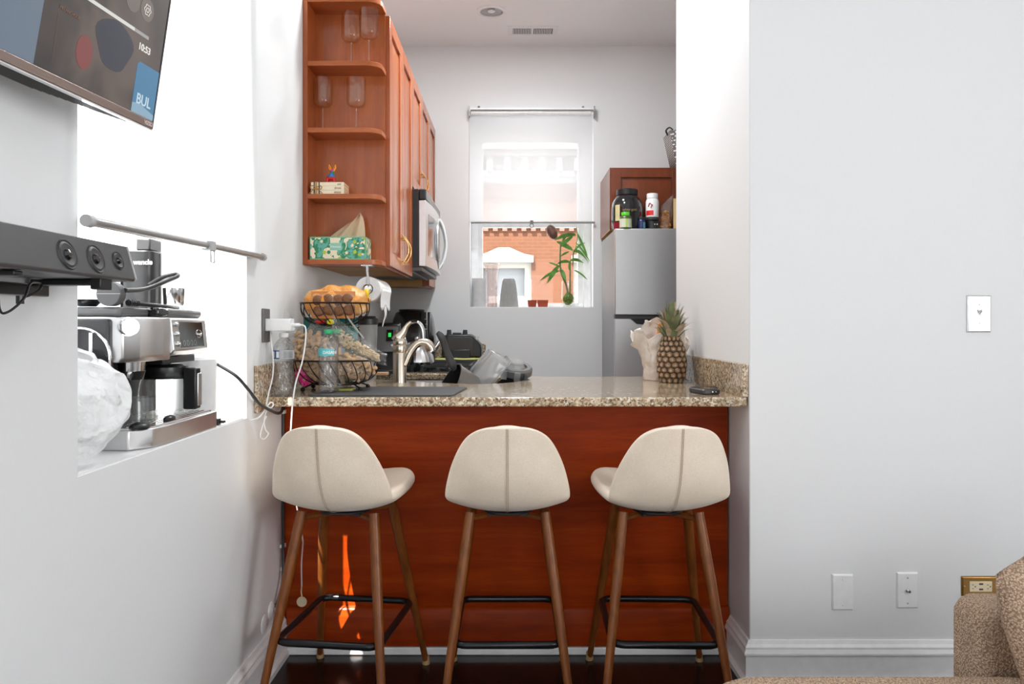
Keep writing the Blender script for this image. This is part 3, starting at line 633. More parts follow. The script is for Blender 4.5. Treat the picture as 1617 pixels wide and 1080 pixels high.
for s_ in (-1, 1):
    b = B(); b.tube([(fx_+.006+s_*.004, fy_, fz+.050), (fx_+.006+s_*.010, fy_, fz+.062), (fx_+.006+s_*.012, fy_, fz+.074)], [.0045, .0052, .0008], 10, flat=.5); e = obj('ear', b, pm('fig_yellow', S(250, 190, 20), .35), t)
    b = B(); b.tube([(fx_+.006+s_*.0048, fy_-.0026, fz+.053), (fx_+.006+s_*.0098, fy_-.003, fz+.062), (fx_+.006+s_*.0118, fy_-.0022, fz+.070)], [.0022, .0028, .0006], 8, flat=.5); obj('inner_ear', b, pm('fig_orange', S(240, 80, 20), .35), e)
# paper roll under the cabinet
t = thing('paper_roll_holder', 'chrome roll holder fixed under the cherry wall cabinet', 'roll holder', (-.585, 3.10, 1.20))
b = B(); b.tube([(-.563, 2.958, 1.384), (-.563, 2.958, 1.36), (-.56, 2.957, 1.33), (-.56, 2.954, 1.287)], .006, 8); b.box(-.585, -.540, 2.94, 3.0, 1.376, 1.384); obj('bracket', b, M['chrome'], t)
b = B(); b.cyl((-.560, 2.933, 1.287), (-.560, 3.24, 1.287), .008, n=12); b.lathe([(.0, .012), (.012, .011), (.017, .006), (.018, 0)], (-.560, 2.948, 1.287), 24, Matrix.Rotation(R(90), 3, 'X')); obj('rod', b, M['chrome'], t)
t = thing('paper_roll', 'white paper roll with a torn hanging end on the chrome holder', 'paper roll', (-.560, 3.09, 1.24))
b = B(); ro = .048; Y1_, Y2_ = 2.955, 3.225
rg = lambda r, y: [(-.560+r*math.cos(2*math.pi*j/48), y, 1.287+r*math.sin(2*math.pi*j/48)) for j in range(48)]
b.rings([rg(.02, Y1_), rg(ro, Y1_), rg(ro, Y2_), rg(.02, Y2_)], closed=True); obj('roll', b, M['paper'], t)
b = B(); b.grid(lambda u, v: (-.560+ro+.001-.006*math.sin(v*2), Y1_+.03+(Y2_-Y1_-.04)*u, 1.29-.075*v-.01*math.sin(u*9)*v), 12, 8); sh = obj('sheet', b, M['paper'], t, solid=.0008)
b = B(); b.tube([(-.515, 3.08, 1.222), (-.512, 3.08, 1.19), (-.519, 3.08, 1.165), (-.525, 3.08, 1.14)], [.008, .005, .003, .002], 6, flat=.4); obj('torn_strip', b, M['paper'], sh)

# ================================================================ behind the counter, left to right
# tumbler with black lid
t = thing('tumbler', 'clear tumbler with a black lid behind the fruit basket', 'tumbler', (-.61, 3.28, CT))
b = B(); b.lathe([(.0, .0), (.034, 0), (.036, .01), (.044, .235), (.042, .235), (.034, .01), (.0, .006)], (-.61, 3.20, CT), 28); obj('cup', b, M['frost'], t)
b = B(); b.lathe([(.0, .27), (.036, .27), (.038, .262), (.046, .258), (.046, .236), (.042, .232)], (-.61, 3.20, CT), 28); obj('lid', b, M['black'], t)
# black coffee scale / brewer with green display
t = thing('coffee_maker', 'black coffee maker with a small green display behind the faucet', 'coffee maker', (-.60, 3.70, CT))
b = B(); b.prism([(3.66, CT), (3.62, CT+.02), (3.66, CT+.095), (3.69, CT+.235), (3.73, CT+.245), (3.735, CT)], -.735, -.545, 'x'); obj('housing', b, M['black'], t, bevel=.006)
b = B(); b.prism([(3.6455, CT+.105), (3.6755, CT+.225), (3.679, CT+.225), (3.649, CT+.105)], -.70, -.55, 'x'); pn = obj('sloped_panel', b, M['grey'], t)
b = B(); b.prism([(3.6535, CT+.155), (3.667, CT+.21), (3.670, CT+.21), (3.6565, CT+.155)], -.605, -.572, 'x'); dp = obj('display', b, M['blackgloss'], pn)
b = B(); b.prism([(3.657, CT+.175), (3.6618, CT+.195), (3.6645, CT+.195), (3.660, CT+.175)], -.596, -.582, 'x'); obj('green_digits', b, pm('green_led', (.0, .3, .03, 1), .5, emit=(.02, 1, .12, 1), es=.5), dp)
b = B(); b.prism([(3.650, CT+.13), (3.668, CT+.21), (3.672, CT+.21), (3.654, CT+.13)], -.566, -.560, 'x'); obj('chrome_edge', b, M['chrome'], pn)
b = B(); b.box(-.73, -.55, 3.58, 3.73, CT, CT+.02); obj('base', b, M['black'], t, bevel=.004)
b = B(); b.box(-.66, -.575, 3.655, 3.72, CT, CT+.014); solo('wood_block', b, pm('pale_wood', S(196, 152, 122), .6), 'small pale wooden board on the counter left of the faucet', 'board', bevel=.003).location.y = 3.52
# kettle on the stove
t = thing('kettle', 'polished chrome kettle with tall loop handle on the stove', 'kettle', (-.505, 3.98, .945))
kx, kyy, kz = -.500, 3.99, .946
b = B(); b.lathe([(.0, 0), (.088, 0), (.094, .008), (.088, .04), (.066, .085), (.045, .105), (.044, .11), (.02, .118), (.0, .12)], (kx, kyy, kz), 36); obj('kettle_body', b, M['chrome'], t)
b = B(); b.tube([(kx+.07, kyy, kz+.055), (kx+.10, kyy, kz+.085), (kx+.118, kyy, kz+.115)], [.018, .013, .010], 12); obj('spout', b, M['chrome'], t)
b = B(); b.tube([(kx-.055, kyy, kz+.09), (kx-.07, kyy, kz+.15), (kx-.045, kyy, kz+.205), (kx-.0, kyy, kz+.215), (kx+.03, kyy, kz+.18), (kx+.035, kyy, kz+.11)], .009, 12, flat=1.4); obj('handle', b, M['chrome'], t)
b = B(); b.ball((kx-.0, kyy, kz+.128), (.010, .010, .012)); obj('lid_knob', b, M['chrome'], t)
# air fryer
t = thing('air_fryer', 'tall black glossy air fryer in the kitchen corner', 'air fryer', (-.60, 4.66, CT))
b = B(); ax, ay = -.605, 4.68
def se(w, d, z, k=.55, n=40): return [(ax+w*math.copysign(abs(math.cos(2*math.pi*j/n))**k, math.cos(2*math.pi*j/n)), ay+d*math.copysign(abs(math.sin(2*math.pi*j/n))**k, math.sin(2*math.pi*j/n)), CT+z) for j in range(n)]
b.rings([se(.125, .14, .0), se(.13, .145, .02), se(.135, .15, .10), se(.132, .148, .18), se(.118, .135, .27), se(.105, .12, .305), se(.095, .11, .312)]); obj('fryer_body', b, pm('fryer_black', (.02, .016, .014, 1), .22, coat=.5), t, ang=60)
b = B(); b.lathe([(.0, .328), (.075, .328), (.08, .322), (.07, .312)], (ax-.01, ay-.02, CT), 28); obj('top_cap', b, M['dark'], t)
b = B(); b.rings([[(ax+.085+x, ay-.10+y, CT+z) for x, y in rrect(-.028, .028, -.04, .05, .015, 4)] for z in (.14, .18, .29, .31)]); cp = obj('control_column', b, M['blackgloss'], t)
b = B(); b.box(ax-.03, ax+.03, ay-.185, ay-.14, CT+.07, CT+.115); obj('basket_handle', b, M['black'], t, bevel=.008)
b = B()
for z in (.205, .235, .265): b.box(ax+.085, ax+.097, ay-.1418, ay-.1402, CT+z, CT+z+.005)
obj('button_icon', b, pm('icon', (.6, .5, .4, 1), .5), cp)
# toaster-like appliance with two knobs
t = thing('toaster_oven', 'squat black appliance with two round knobs on its top, on a yellow cloth', 'toaster', (-.31, 4.66, CT+.03))
b = B(); b.prism([(-.425, .045), (-.42, .155), (-.41, .175), (-.385, .18), (-.255, .18), (-.235, .170), (-.19, .12), (-.185, .10), (-.185, .045)], 4.58, 4.78, 'y'); b.bm.transform(Matrix.Translation((0, 0, CT-.005))); obj('housing', b, M['black'], t, bevel=.008, ang=60)
b = B(); b.prism([(-.39, .05), (-.39, .165), (-.25, .165), (-.235, .15), (-.235, .05)], 4.574, 4.582, 'y'); b.bm.transform(Matrix.Translation((0, 0, CT-.005))); obj('front_panel', b, pm('warm_dark', (.05, .042, .038, 1), .5), t, bevel=.004)
b = B(); b.box(-.40, -.25, 4.565, 4.578, CT+.03, CT+.085); obj('drawer_front', b, M['black'], t, bevel=.006)
for x in (-.382, -.285):
    b = B(); b.lathe([(.0, .030), (.013, .030), (.0155, .0)], (x, 4.62, CT+.173), 18); obj('knob', b, M['dark'], t)
b = B(); b.box(-.36, -.31, 4.60, 4.66, CT+.174, CT+.186); obj('latch', b, M['dark'], t, bevel=.003)
b = B(); b.tube([(-.22, 4.60, CT+.14), (-.205, 4.60, CT+.165)], [.007, .008], 8, k=0); obj('spout_tip', b, M['white'], t)
for k, (z, x0, x1) in enumerate(((.0, -.46, -.19),)):
    b = B(); b.grid(lambda u, v: (x0+(x1-x0)*u, 4.53+.25*v, CT+.034+.003*math.sin(u*17)*math.cos(v*9)), 30, 14); solo('folded_cloth', b, pm('yellow_cloth', S(196, 192, 118), .95, nb=.4, ns=200), 'folded yellow-green cloth under the squat black appliance', 'cloth', solid=.03)
# outlet on the backsplash
t = thing('wall_outlet', 'small white outlet on the back wall beside the squat black appliance', 'outlet', (-.21, BY-.022, .98))
b = B(); b.box(-.247, -.210, BY-.026, BY-.0205, .974, 1.030); obj('cover_plate', b, M['white'], t, bevel=.002)
b = B(); b.box(-.237, -.220, BY-.028, BY-.026, .99, 1.012); obj('socket', b, M['dark'], t)

# ================================================================ dishes standing in the sink
# pan on its edge
def frame(c, zdir, xhint=(0, 0, 1)):
    z = Vector(zdir).normalized(); x = Vector(xhint); x = (x-z*x.dot(z)).normalized(); y = z.cross(x); m = Matrix((x, y, z)).transposed().to_4x4(); m.translation = Vector(c); return m
pc = Vector((-.250, 3.15, CT-.066))
F = frame(pc, (-.84, -.27, .46))          # z axis points out of the pan's mouth
t = thing('saucepan', 'dark saucepan tipped on its side in the sink, handle up', 'saucepan', pc)
pan_m = pm('pan_grey', (.13, .115, .10, 1), .4, metal=.4, nb=.5, ns=60, ndist=.004); b = B(); b.M = F
b.lathe([(.0002, -.075), (.105, -.075), (.125, -.060), (.135, .03), (.139, .032), (.139, .035), (.133, .035), (.122, -.057), (.103, -.071), (.0002, -.071)], (0, 0, 0), 48)
obj('pan_body', b, pan_m, t)
b = B(); b.M = F; b.lathe([(.0002, -.0705), (.1025, -.0705), (.1215, -.0565), (.1325, .034)], (0, 0, 0), 48); obj('nonstick_lining', b, M['black'], t)
H0 = px3(718, 584, 3.11); Ht = px3(690, 524, 3.06)
b = B(); b.tube([H0, px3(713, 573, 3.10), px3(704, 552, 3.08), px3(698, 534, 3.06), px3(691, 525, 3.05)], [.010, .020, .017, .015, .016, .010], 16, flat=.7); obj('handle', b, M['dark'], t)
# clear tub
cc = Vector((-.106, 3.235, CT+.048)); F = frame(cc, (-.72, -.18, .62), (0, 1, .0))
t = thing('plastic_container', 'cloudy clear plastic tub upturned in the sink beside the pan', 'food container', cc)
b = B(); b.M = F; rgs = []
for w, z in ((.092, -.045), (.092, -.040), (.084, -.040), (.082, -.03), (.074, .030), (.064, .042)): rgs.append([(x, y, z) for x, y in rrect(-w, w, -w, w, w*.32, 6)])
b.rings(rgs, cap=False); b.f([b.v((x, y, .042)) for x, y in rrect(-.064, .064, -.064, .064, .064*.32, 6)]); obj('tub', b, M['frost'], t, solid=.0015)
# pot behind the tub, in the sink
b = B(); F = frame((.0, 3.24, CT-.075), (-.5, -.3, .6)); b.M = F; b.lathe([(.0002, -.04), (.09, -.04), (.10, -.03), (.105, .05), (.102, .05), (.097, -.028), (.0002, -.035)], (0, 0, 0), 36); solo('dark_bowl', b, M['dark'], 'black bowl low in the sink behind the clear tub', 'bowl')
# grey lid with clear knob
lc = Vector((.015, 3.27, CT+.042)); F = frame(lc, (.10, -.34, .93), (1, 0, 0))
t = thing('container_lid', 'grey oval clip lid with a clear knob tilted on the sink edge', 'lid', lc)
b = B(); b.M = F
def ell(a, c_, z): return [(a*math.cos(2*math.pi*j/40), c_*math.sin(2*math.pi*j/40), z) for j in range(40)]
b.rings([ell(.066, .055, -.022), ell(.072, .060, -.018), ell(.073, .061, .008), ell(.066, .054, .016), ell(.050, .040, .016), ell(.046, .036, .006)], cap=False); b.f([b.v(p) for p in ell(.046, .036, .006)]); b.f([b.v(p) for p in ell(.066, .055, -.022)][::-1]); obj('lid_body', b, M['grey'], t)
b = B(); b.M = F; b.rings([ell(.036, .028, .007), ell(.040, .031, .012), ell(.034, .026, .028), ell(.036, .028, .032), ell(.030, .022, .038)]); obj('clear_knob', b, M['frost'], t)
for q_ in ((-.006, .022, -.066, -.056, -.03, .012), (-.062, -.035, -.054, -.044, -.03, .010)):
    b = B(); b.M = F; b.box(*q_); obj('clip', b, M['frost'], t, bevel=.003)
# ================================================================ two-tier wire basket
bx, by = -.628, 2.715
t = thing('fruit_basket', 'two-tier dark bronze wire basket at the left end of the counter', 'basket', (bx, by, CT))
def tier(cx, cy, a, c_, zr, zb, a2, c2, n, nm):
    b = B(); b.tube([(cx+a*math.cos(2*math.pi*j/40), cy+c_*math.sin(2*math.pi*j/40), zr) for j in range(40)], .0032, 8, k=0, closed=True)
    b.tube([(cx+a2*math.cos(2*math.pi*j/40), cy+c2*math.sin(2*math.pi*j/40), zb) for j in range(40)], .0028, 8, k=0, closed=True)
    for j in range(n):
        u = 2*math.pi*j/n; w = u+.35
        P = lambda k, z, an: (cx+(a2+(a-a2)*k)*math.cos(an), cy+(c2+(c_-c2)*k)*math.sin(an), z)
        b.tube([P(0, zb, w), P(.62, zb+(zr-zb)*.22, w-.1), P(.95, zb+(zr-zb)*.6, u+.12), P(1, zr, u)], .0019, 6, k=4)
    for j in range(-3, 4): y = j*c2/4; xx = a2*math.sqrt(max(0, 1-(y/c2)**2)); b.tube([(cx-xx, cy+y, zb), (cx+xx, cy+y, zb)], .0018, 6, k=0)
    return obj(nm, b, M['bronze'], t)
tier(bx, by, .152, .115, 1.022, .938, .085, .062, 24, 'lower_basket')
tier(bx-.005, by+.005, .122, .092, 1.224, 1.147, .066, .048, 20, 'upper_basket')
b = B(); b.tube([(bx, by+.10, .93), (bx, by+.112, 1.03), (bx, by+.095, 1.14), (bx, by+.094, 1.226)], .004, 8)
b.tube([(bx+.06, by+.094, .935), (bx+.075, by+.103, 1.03), (bx+.06, by+.085, 1.14)], .004, 8); obj('support_wire', b, M['bronze'], t)
b = B()
for sx, sy in ((-1, -1), (1, -1), (-1, 1), (1, 1)): b = B(); b.ball((bx+sx*.10, by+sy*.07, CT+.0085), .0085, 12, 8); b.tube([(bx+sx*.10, by+sy*.07, CT+.012), (bx+sx*.075, by+sy*.05, .938)], .003, 6, k=0); obj('foot', b, M['bronze'], t)
# bag of bread rolls on the upper tier
t = thing('bread_bag', 'orange printed plastic bag of brown bread rolls in the upper wire basket', 'bread bag', (bx, by, 1.152))
m, t_, bb = nt('orange_bag'); v = coords(t_); f = noise_n(t_, v, 12, 3, .5, .8)
t_.links.new(ramp(t_, f, [(.35, S(236, 150, 60)), (.5, S(240, 168, 84)), (.62, S(246, 196, 130)), (.70, S(250, 224, 190))]), bb.inputs['Base Color']); bb.inputs['Roughness'].default_value = .22; bb.inputs['Transmission Weight'].default_value = 0
bump(t_, bb, noise_n(t_, v, 50, 4, .6, 2), .6, .01)
b = B()
def bg_(u, v):
    x = -.112+.225*u; e = (1-abs(2*u-1)**4)**.5; zc = 1.222+.012*u+.004*math.sin(u*19); a = 2*math.pi*v; r_y = .058*e+.008; r_z = .050*e+.006
    p = Vector((bx+x, by+.012+r_y*math.cos(a), zc+r_z*math.sin(a))); return p+noise.turbulence_vector(p*22, 3, False)*.010
b.grid(bg_, 48, 40); obj('bag', b, m, t, ang=70)
b = B(); b.blob((bx+.108, by+.0, 1.258), (.012, .012, .016), .4, 40, 3, 5); obj('twisted_end', b, pm('yellow_end', S(236, 200, 40), .4, var=.2), t)
b = B(); b.grid(lambda u, v: Vector((bx-.070+.145*u, by-.048-.013*math.sin(math.pi*v)*math.sin(math.pi*min(1, u*1.02)), 1.180+.075*v))+noise.turbulence_vector(Vector((u*4, v*4, 2)), 2, False)*.005, 30, 20, flip=True); obj('clear_window', b, M['cello'], t)
b = B(); b.grid(lambda u, v: (bx-.078+.155*u, by-.040-.004*math.sin(3.1*v), 1.170+.095*v), 16, 12, flip=True); obj('bag_lining', b, pm('bag_lining_mat', S(206, 132, 66), .5), t)
br0 = None
for k, (x, z) in enumerate(((-.052, 1.232), (-.017, 1.236), (.018, 1.234), (.05, 1.237), (-.05, 1.196), (-.014, 1.2), (.022, 1.198), (.056, 1.2))):
    if br0 is None:
        b = B(); b.blob((0, 0, 0), (.0195, .014, .019), .12, 30, 3, 1, sq=.15); br0 = obj('bread_roll', b, pm('bread_crust', S(128, 84, 52), .7, nb=.3, ns=80, var=.25), None); br0.location = (bx+x, by-.046, z); tag(br0, 'small brown bread roll behind the clear window of the orange bag', 'bread roll', 'bread rolls in the orange bag')
    else: o = br0.copy(); C.objects.link(o); o.location = (bx+x, by-.046, z); o.rotation_euler = (0, k*.7, 0)
b = B(); b.blob((bx-.045, by-.05, 1.158), (.020, .010, .007), .4, 40, 2, 3); solo('candy', b, pm('candy_red', S(180, 20, 30), .3), 'small red wrapped sweet at the bottom of the upper basket', 'sweet')
b = B(); b.blob((bx-.008, by-.052, 1.158), (.013, .010, .009), .4, 40, 2, 6); solo('candy', b, pm('candy_yellow', S(220, 200, 20), .3), 'small yellow wrapped sweet at the bottom of the upper basket', 'sweet')
# teal pouch
t = thing('snack_pouch', 'teal snack pouch with a black round emblem, standing in the lower basket', 'snack bag', (-.64, 2.80, .97))
b = B()
def po(u, v, s_):
    return (-.768+.20*u, 2.800+s_*(.020*math.sin(math.pi*u)**.6*math.sin(math.pi*min(1, (1-v)*.9+.1))**.7+.001), .96+.215*v)
b.grid(lambda u, v: po(u, v, -1), 20, 20, flip=True); b.grid(lambda u, v: po(u, v, 1), 20, 20); obj('pouch', b, pm('teal', S(14, 104, 98), .35, nb=.3, ns=20, ndist=.01), t)
yb = 2.775
b = B(); b.lathe([(.0, 0), (.042, 0)], (-.648, yb, 1.088), 40, Matrix.Rotation(R(90), 3, 'X')); em = obj('emblem', b, M['black'], t)
b = B(); b.tube([(-.648+.042*math.cos(2*math.pi*j/40), yb-.001, 1.088+.042*math.sin(2*math.pi*j/40)) for j in range(40)], .0012, 6, k=0, closed=True)
cream = pm('cream_print', S(220, 206, 150), .6)
for cx_ in (-.70, -.60):
    for j in range(9):
        a = R(20+j*17.5); 
        for q in (.030, .037, .044): b.ball((cx_+q*math.cos(a), yb-.001, 1.125+q*.55*math.sin(a)), (.0022, .0006, .0014), 6, 4)
obj('gold_print', b, cream, t)
text('LATE', .022, (-.676, yb-.002, 1.096), (1, 0, 0), (0, 0, 1), cream, em)
text('July', .030, (-.672, yb-.002, 1.066), (1, 0, .12), (-.1, 0, 1), pm('orange_print', S(236, 130, 30), .6), em)
# peanuts in a clear bag: single nuts first
nut_m = pm('peanut_shell', S(206, 172, 132), .85, nb=.6, ns=160, ndist=.004, var=.15)
b = B(); b.lathe([(.0005, -.0175), (.006, -.015), (.0078, -.009), (.0062, -.001), (.0060, .001), (.0082, .009), (.0060, .0155), (.0005, .018)], (0, 0, 0), 12)
n0 = obj('peanut', b, nut_m, None); tag(n0, 'unshelled peanut in the clear bag of the lower wire basket', 'peanut', 'peanuts in the clear bag')
cand = []
rnd = random.Random(3)
def in_bag(x, z):      # outline of the filled bag seen from the bar
    xs = x-bx; top = 1.118-.0*xs if xs < -.06 else 1.118-(xs+.06)*.62
    return -.142 < xs < .142 and .945+abs(xs)**2*1.8 < z < top
for i in range(2600):
    x = bx+rnd.uniform(-.14, .14); z = rnd.uniform(.945, 1.12)
    if not in_bag(x, z): continue
    e = max(0, 1-((x-bx)/.15)**2)**.5; y = by-.095*e*(.55+.45*min(1, (z-.93)/.09))*(1 if z < 1.03 else 1-(z-1.03)*5)+rnd.uniform(.0, .02)
    p = Vector((x, y, z))
    if all((p-q).length > .0155 for q in cand): cand.append(p)
cand = cand[:150]
for i, p in enumerate(cand):
    o = n0 if i == 0 else n0.copy()
    if i: C.objects.link(o)
    o.location = p; o.rotation_euler = (rnd.uniform(-.9, .9), rnd.uniform(0, 3.1), rnd.uniform(-.6, .6)); s_ = rnd.uniform(.85, 1.12); o.scale = (s_, s_, s_)
t = thing('peanut_bag', 'clear plastic bag holding the peanuts, slumped in the lower wire basket', 'bag', (bx, by, .94))
b = B()
def pb(u, v):
    a = 2*math.pi*u; k = v; e = math.sin(math.pi*min(1, .12+k*.86))**.45
    ht = .185+.055*max(0, -math.cos(a))-.075*max(0, math.cos(a))
    p = Vector((bx+.150*e*math.cos(a)*(1-.15*k), by-.004+.112*e*math.sin(a)*(1-.35*k), .941+ht*k)); d = noise.turbulence_vector(p*16, 3, False)*.012
    return p+d*(.3+.7*k)
b.grid(pb, 64, 30); obj('bag_film', b, M['cello'], t)
b = B(); b.grid(lambda u, v: Vector((bx-.160+.115*u-.02*v, by-.055+.05*u+.02*v, 1.045+.155*v*(1-.75*u)))+noise.turbulence_vector(Vector((u*3, v*3, 5)), 2, False)*.014, 24, 20); obj('bag_neck', b, M['cello'], t)
b = B(); b.blob((bx+.01, by+.01, .995), (.115, .07, .05), .08, 20, 3, 2); core = obj('nut_mass', b, nut_m, t, stuff=True)
# bag of oat flakes
t = thing('oat_bag', 'clear bag of pale oat puffs lying on top of the peanut bag', 'bag', (bx+.10, by, 1.03))
b = B(); rnd = random.Random(9)
for i in range(260):
    u = rnd.random(); w = rnd.uniform(-1, 1); x = bx+.025+.135*u; z = 1.105-.075*u+w*.026*(1-.55*u)+.0; y = by-.055+rnd.uniform(-.012, .02)
    b.ball((x, y, z), (rnd.uniform(.004, .007), .004, rnd.uniform(.003, .005)), 6, 4)
obj('oat_puffs', b, pm('oats', S(216, 192, 152), .9, var=.15), t, stuff=True)
b = B(); b.grid(lambda u, v: Vector((bx+.005+.185*u+.0*v, by-.078-.012*math.sin(math.pi*v)+.02*u, 1.062-.062*u+(.115-.075*u)*v))+noise.turbulence_vector(Vector((u*4, v*4, 9)), 3, False)*.010, 30, 20, flip=True); obj('bag_film', b, M['cello'], t)
b = B(); b.tube([(bx+.055, by-.07, 1.175), (bx+.075, by-.08, 1.15), (bx+.115, by-.085, 1.10)], .0035, 6, flat=.4); obj('folded_edge', b, M['frost'], t)
# pink bag in the lower basket
m, t_, bb = nt('pink_print'); v = coords(t_); f = noise_n(t_, v, 60, 4, .7, 1.5)
rp = ramp(t_, f, [(.3, S(60, 20, 40)), (.42, S(200, 24, 110)), (.55, S(236, 70, 150)), (.63, S(120, 140, 50)), (.72, S(240, 220, 200))]); t_.links.new(rp, bb.inputs['Base Color']); bb.inputs['Roughness'].default_value = .3
b = B(); b.blob((bx-.098, by-.048, .975), (.034, .018, .036), .35, 30, 4, 4); solo('candy_bag', b, m, 'crumpled pink snack wrapper at the left of the lower wire basket', 'snack bag')
b = B(); b.box(bx+.0, bx+.075, by-.09, by-.02, CT, CT+.012); solo('green_packet', b, pm('olive_packet', S(150, 148, 70), .5), 'flat olive green packet under the wire basket', 'packet', bevel=.004)

# ================================================================ water bottles
def bottle(x, y, h, lab, capm, kind):
    t = thing('water_bottle', lab, 'bottle', (x, y, CT+(.0052 if kind == 'd' else 0)), 0, 'plastic water bottles'); z0 = CT+(.0052 if kind == 'd' else 0)
    b = B(); pf = [(.0002, .006), (.018, .004), (.024, .0), (.030, .004), (.0325, .014)]
    if kind == 'd':
        for i in range(9): z = .022+i*.011; pf += [(.0335, z), (.0312, z+.0055)]
        pf += [(.0335, .125), (.0335, .150), (.031, .160), (.024, .178), (.0145, .192), (.0125, .196), (.0125, h-.014)]
    else:
        for i in range(5): z = .022+i*.012; pf += [(.0345, z), (.032, z+.006)]
        pf += [(.031, .092), (.028, .100), (.031, .112), (.0345, .122), (.0335, .125), (.0335, .150), (.0345, .152), (.0335, .160), (.024, .178), (.0135, .189), (.0125, .191), (.0125, h-.012)]
    def dents(b_):
        for v_ in b_.bm.verts:
            a = math.atan2(v_.co.y-y, v_.co.x-x); zz = v_.co.z-z0; r_ = math.hypot(v_.co.x-x, v_.co.y-y)
            if r_ > .028 and zz < .12: k_ = 1+.035*math.sin(a*5+zz*120); v_.co.x = x+(v_.co.x-x)*k_; v_.co.y = y+(v_.co.y-y)*k_
            if zz < .015: k_ = 1+.10*math.sin(a*5); v_.co.x = x+(v_.co.x-x)*k_; v_.co.y = y+(v_.co.y-y)*k_
    b.lathe(pf, (x, y, z0), 40); dents(b); obj('bottle_body', b, M['pet'], t, ang=180)
    b = B(); wl = .165 if kind == 'd' else .118; pw = [(r*.955, z+.0012) for r, z in pf if z < wl]; b.lathe(pw, (x, y, z0), 32); dents(b); b.f([b.v((x+pw[-1][0]*math.cos(2*math.pi*j/32), y+pw[-1][0]*math.sin(2*math.pi*j/32), z0+pw[-1][1])) for j in range(32)]); obj('water', b, M['water'], t, ang=180)
    b = B(); b.lathe([(.0002, h), (.0135, h), (.0148, h-.002), (.0148, h-.013), (.0142, h-.014)], (x, y, z0), 32); obj('cap', b, capm, t)
    return t, z0
def wrap_label(t, x, y, z0, z1, r, a0, a1, mat, nm='label_band', wav=0):
    b = B(); b.grid(lambda u, v: (x+r*math.cos(a0+(a1-a0)*u), y+r*math.sin(a0+(a1-a0)*u), z0+(z1-z0)*v+wav*math.sin(u*5)*(1 if v > .5 else -.6)), 30, 6); return obj(nm, b, mat, t)
def wrap_text(t, s_, size, x, y, z, r, ac, mat):
    o = text(s_, size, (0, 0, 0), (1, 0, 0), (0, 1, 0), mat, t, align='CENTER', bold=.0004, local=True)
    off = WM[t.name].translation
    for v_ in o.data.vertices:
        a = ac+v_.co.x/r; zz = v_.co.y; rr_2 = r+v_.co.z*.5; v_.co = Vector((x+rr_2*math.cos(a), y+rr_2*math.sin(a), z+zz))-off
    return o
green = pm('green_cap', S(40, 170, 110), .35); teal = pm('label_teal', S(96, 196, 200), .4)
for x, y, lab in ((-.622, 2.576, 'green-capped water bottle on the mat, the left and nearer of the pair'), (-.612, 2.668, 'green-capped water bottle on the mat, the right and farther of the pair')):
    t, z0 = bottle(x, y, .212, lab, green, 'd')
    if lab.find('left') > 0: a0, a1, ac = R(195), R(315), R(292)
    else: a0, a1, ac = R(240), R(330), R(318)
    lb = wrap_label(t, x, y, z0+.124, z0+.148, .0342, a0, a1, teal if 'left' in lab else pm('label_blue', S(150, 180, 206), .4), wav=.002)
    if 'left' in lab: wrap_text(t, 'DASANI', .014, x, y, z0+.131, .0346, ac, M['white'])
x, y = -.752, 2.505
t, z0 = bottle(x, y, .206, 'white-capped water bottle at the left corner of the counter', M['white'], 'w')
lb = wrap_label(t, x, y, z0+.122, z0+.150, .0342, R(180), R(360), pm('label_silver', S(176, 178, 180), .4))
wrap_label(t, x, y, z0+.122, z0+.150, .0346, R(215), R(262), pm('label_navy', S(36, 84, 140), .4), 'blue_panel')
for a_, wd in ((R(222), .13), (R(252), .15)): wrap_label(t, x, y, z0+.126, z0+.146, .0349, a_-wd, a_+wd, M['white'], 'white_bottle_mark')
b = B()
for k in range(6):
    zz = z0+.126+k*.0036; b.grid(lambda u, v: (x+.0348*math.cos(R(285+55*u)), y+.0348*math.sin(R(285+55*u)), zz+.0012*v), 8, 1)
obj('small_print', b, M['dark'], t)

# ================================================================ pineapple, bag, phones
pcx, pcy = .648, 3.085
t = thing('pineapple', 'ripe pineapple standing upright on the counter in front of the cloth bag', 'pineapple', (pcx, pcy, CT))
b = B(); Hb = .185
def prad(z): k = max(0, min(1, z/Hb)); return .063*(math.sin(math.pi*(.14+.80*k))**.42)*(1-.10*k)
b.lathe([(.0002, 0)]+[(prad(z)*.93, z) for z in [i*Hb/20 for i in range(21)]]+[(.0002, Hb)], (pcx, pcy, CT), 36); b.mi = 1
rows = 9
for i in range(rows):
    z = .010+i*(Hb-.018)/(rows-1); r = prad(z); n = 13
    for j in range(n):
        a = 2*math.pi*(j+.5*(i % 2))/n+i*.05; ct = Vector((pcx+r*.90*math.cos(a), pcy+r*.90*math.sin(a), CT+z)); nrm = Vector((math.cos(a), math.sin(a), (.25 if z > Hb*.7 else -.3 if z < .03 else 0))).normalized(); tg = Vector((-math.sin(a), math.cos(a), 0)); up = nrm.cross(tg)
        w = math.pi*r/n*1.12; h = .0138; hexa = [(w*math.cos(R(30+60*q)), h*math.sin(R(30+60*q))) for q in range(6)]
        b.mi = 1
        base = [b.v(ct+tg*p+up*q) for p, q in hexa]; mid = [b.v(ct+nrm*.0055+tg*p*.74+up*q*.74) for p, q in hexa]; top = [b.v(ct+nrm*.0080+tg*p*.32+up*(q*.30-.001)) for p, q in hexa]
        for q in range(6): b.mi = 1; b.f([base[q], base[(q+1) % 6], mid[(q+1) % 6], mid[q]]); b.mi = 2; b.f([mid[q], mid[(q+1) % 6], top[(q+1) % 6], top[q]])
        b.mi = 3; b.f(top)
        tip = ct+nrm*.018+up*.006; b.f([b.v(ct+nrm*.010+tg*.002), b.v(tip), b.v(ct+nrm*.010-tg*.002)])
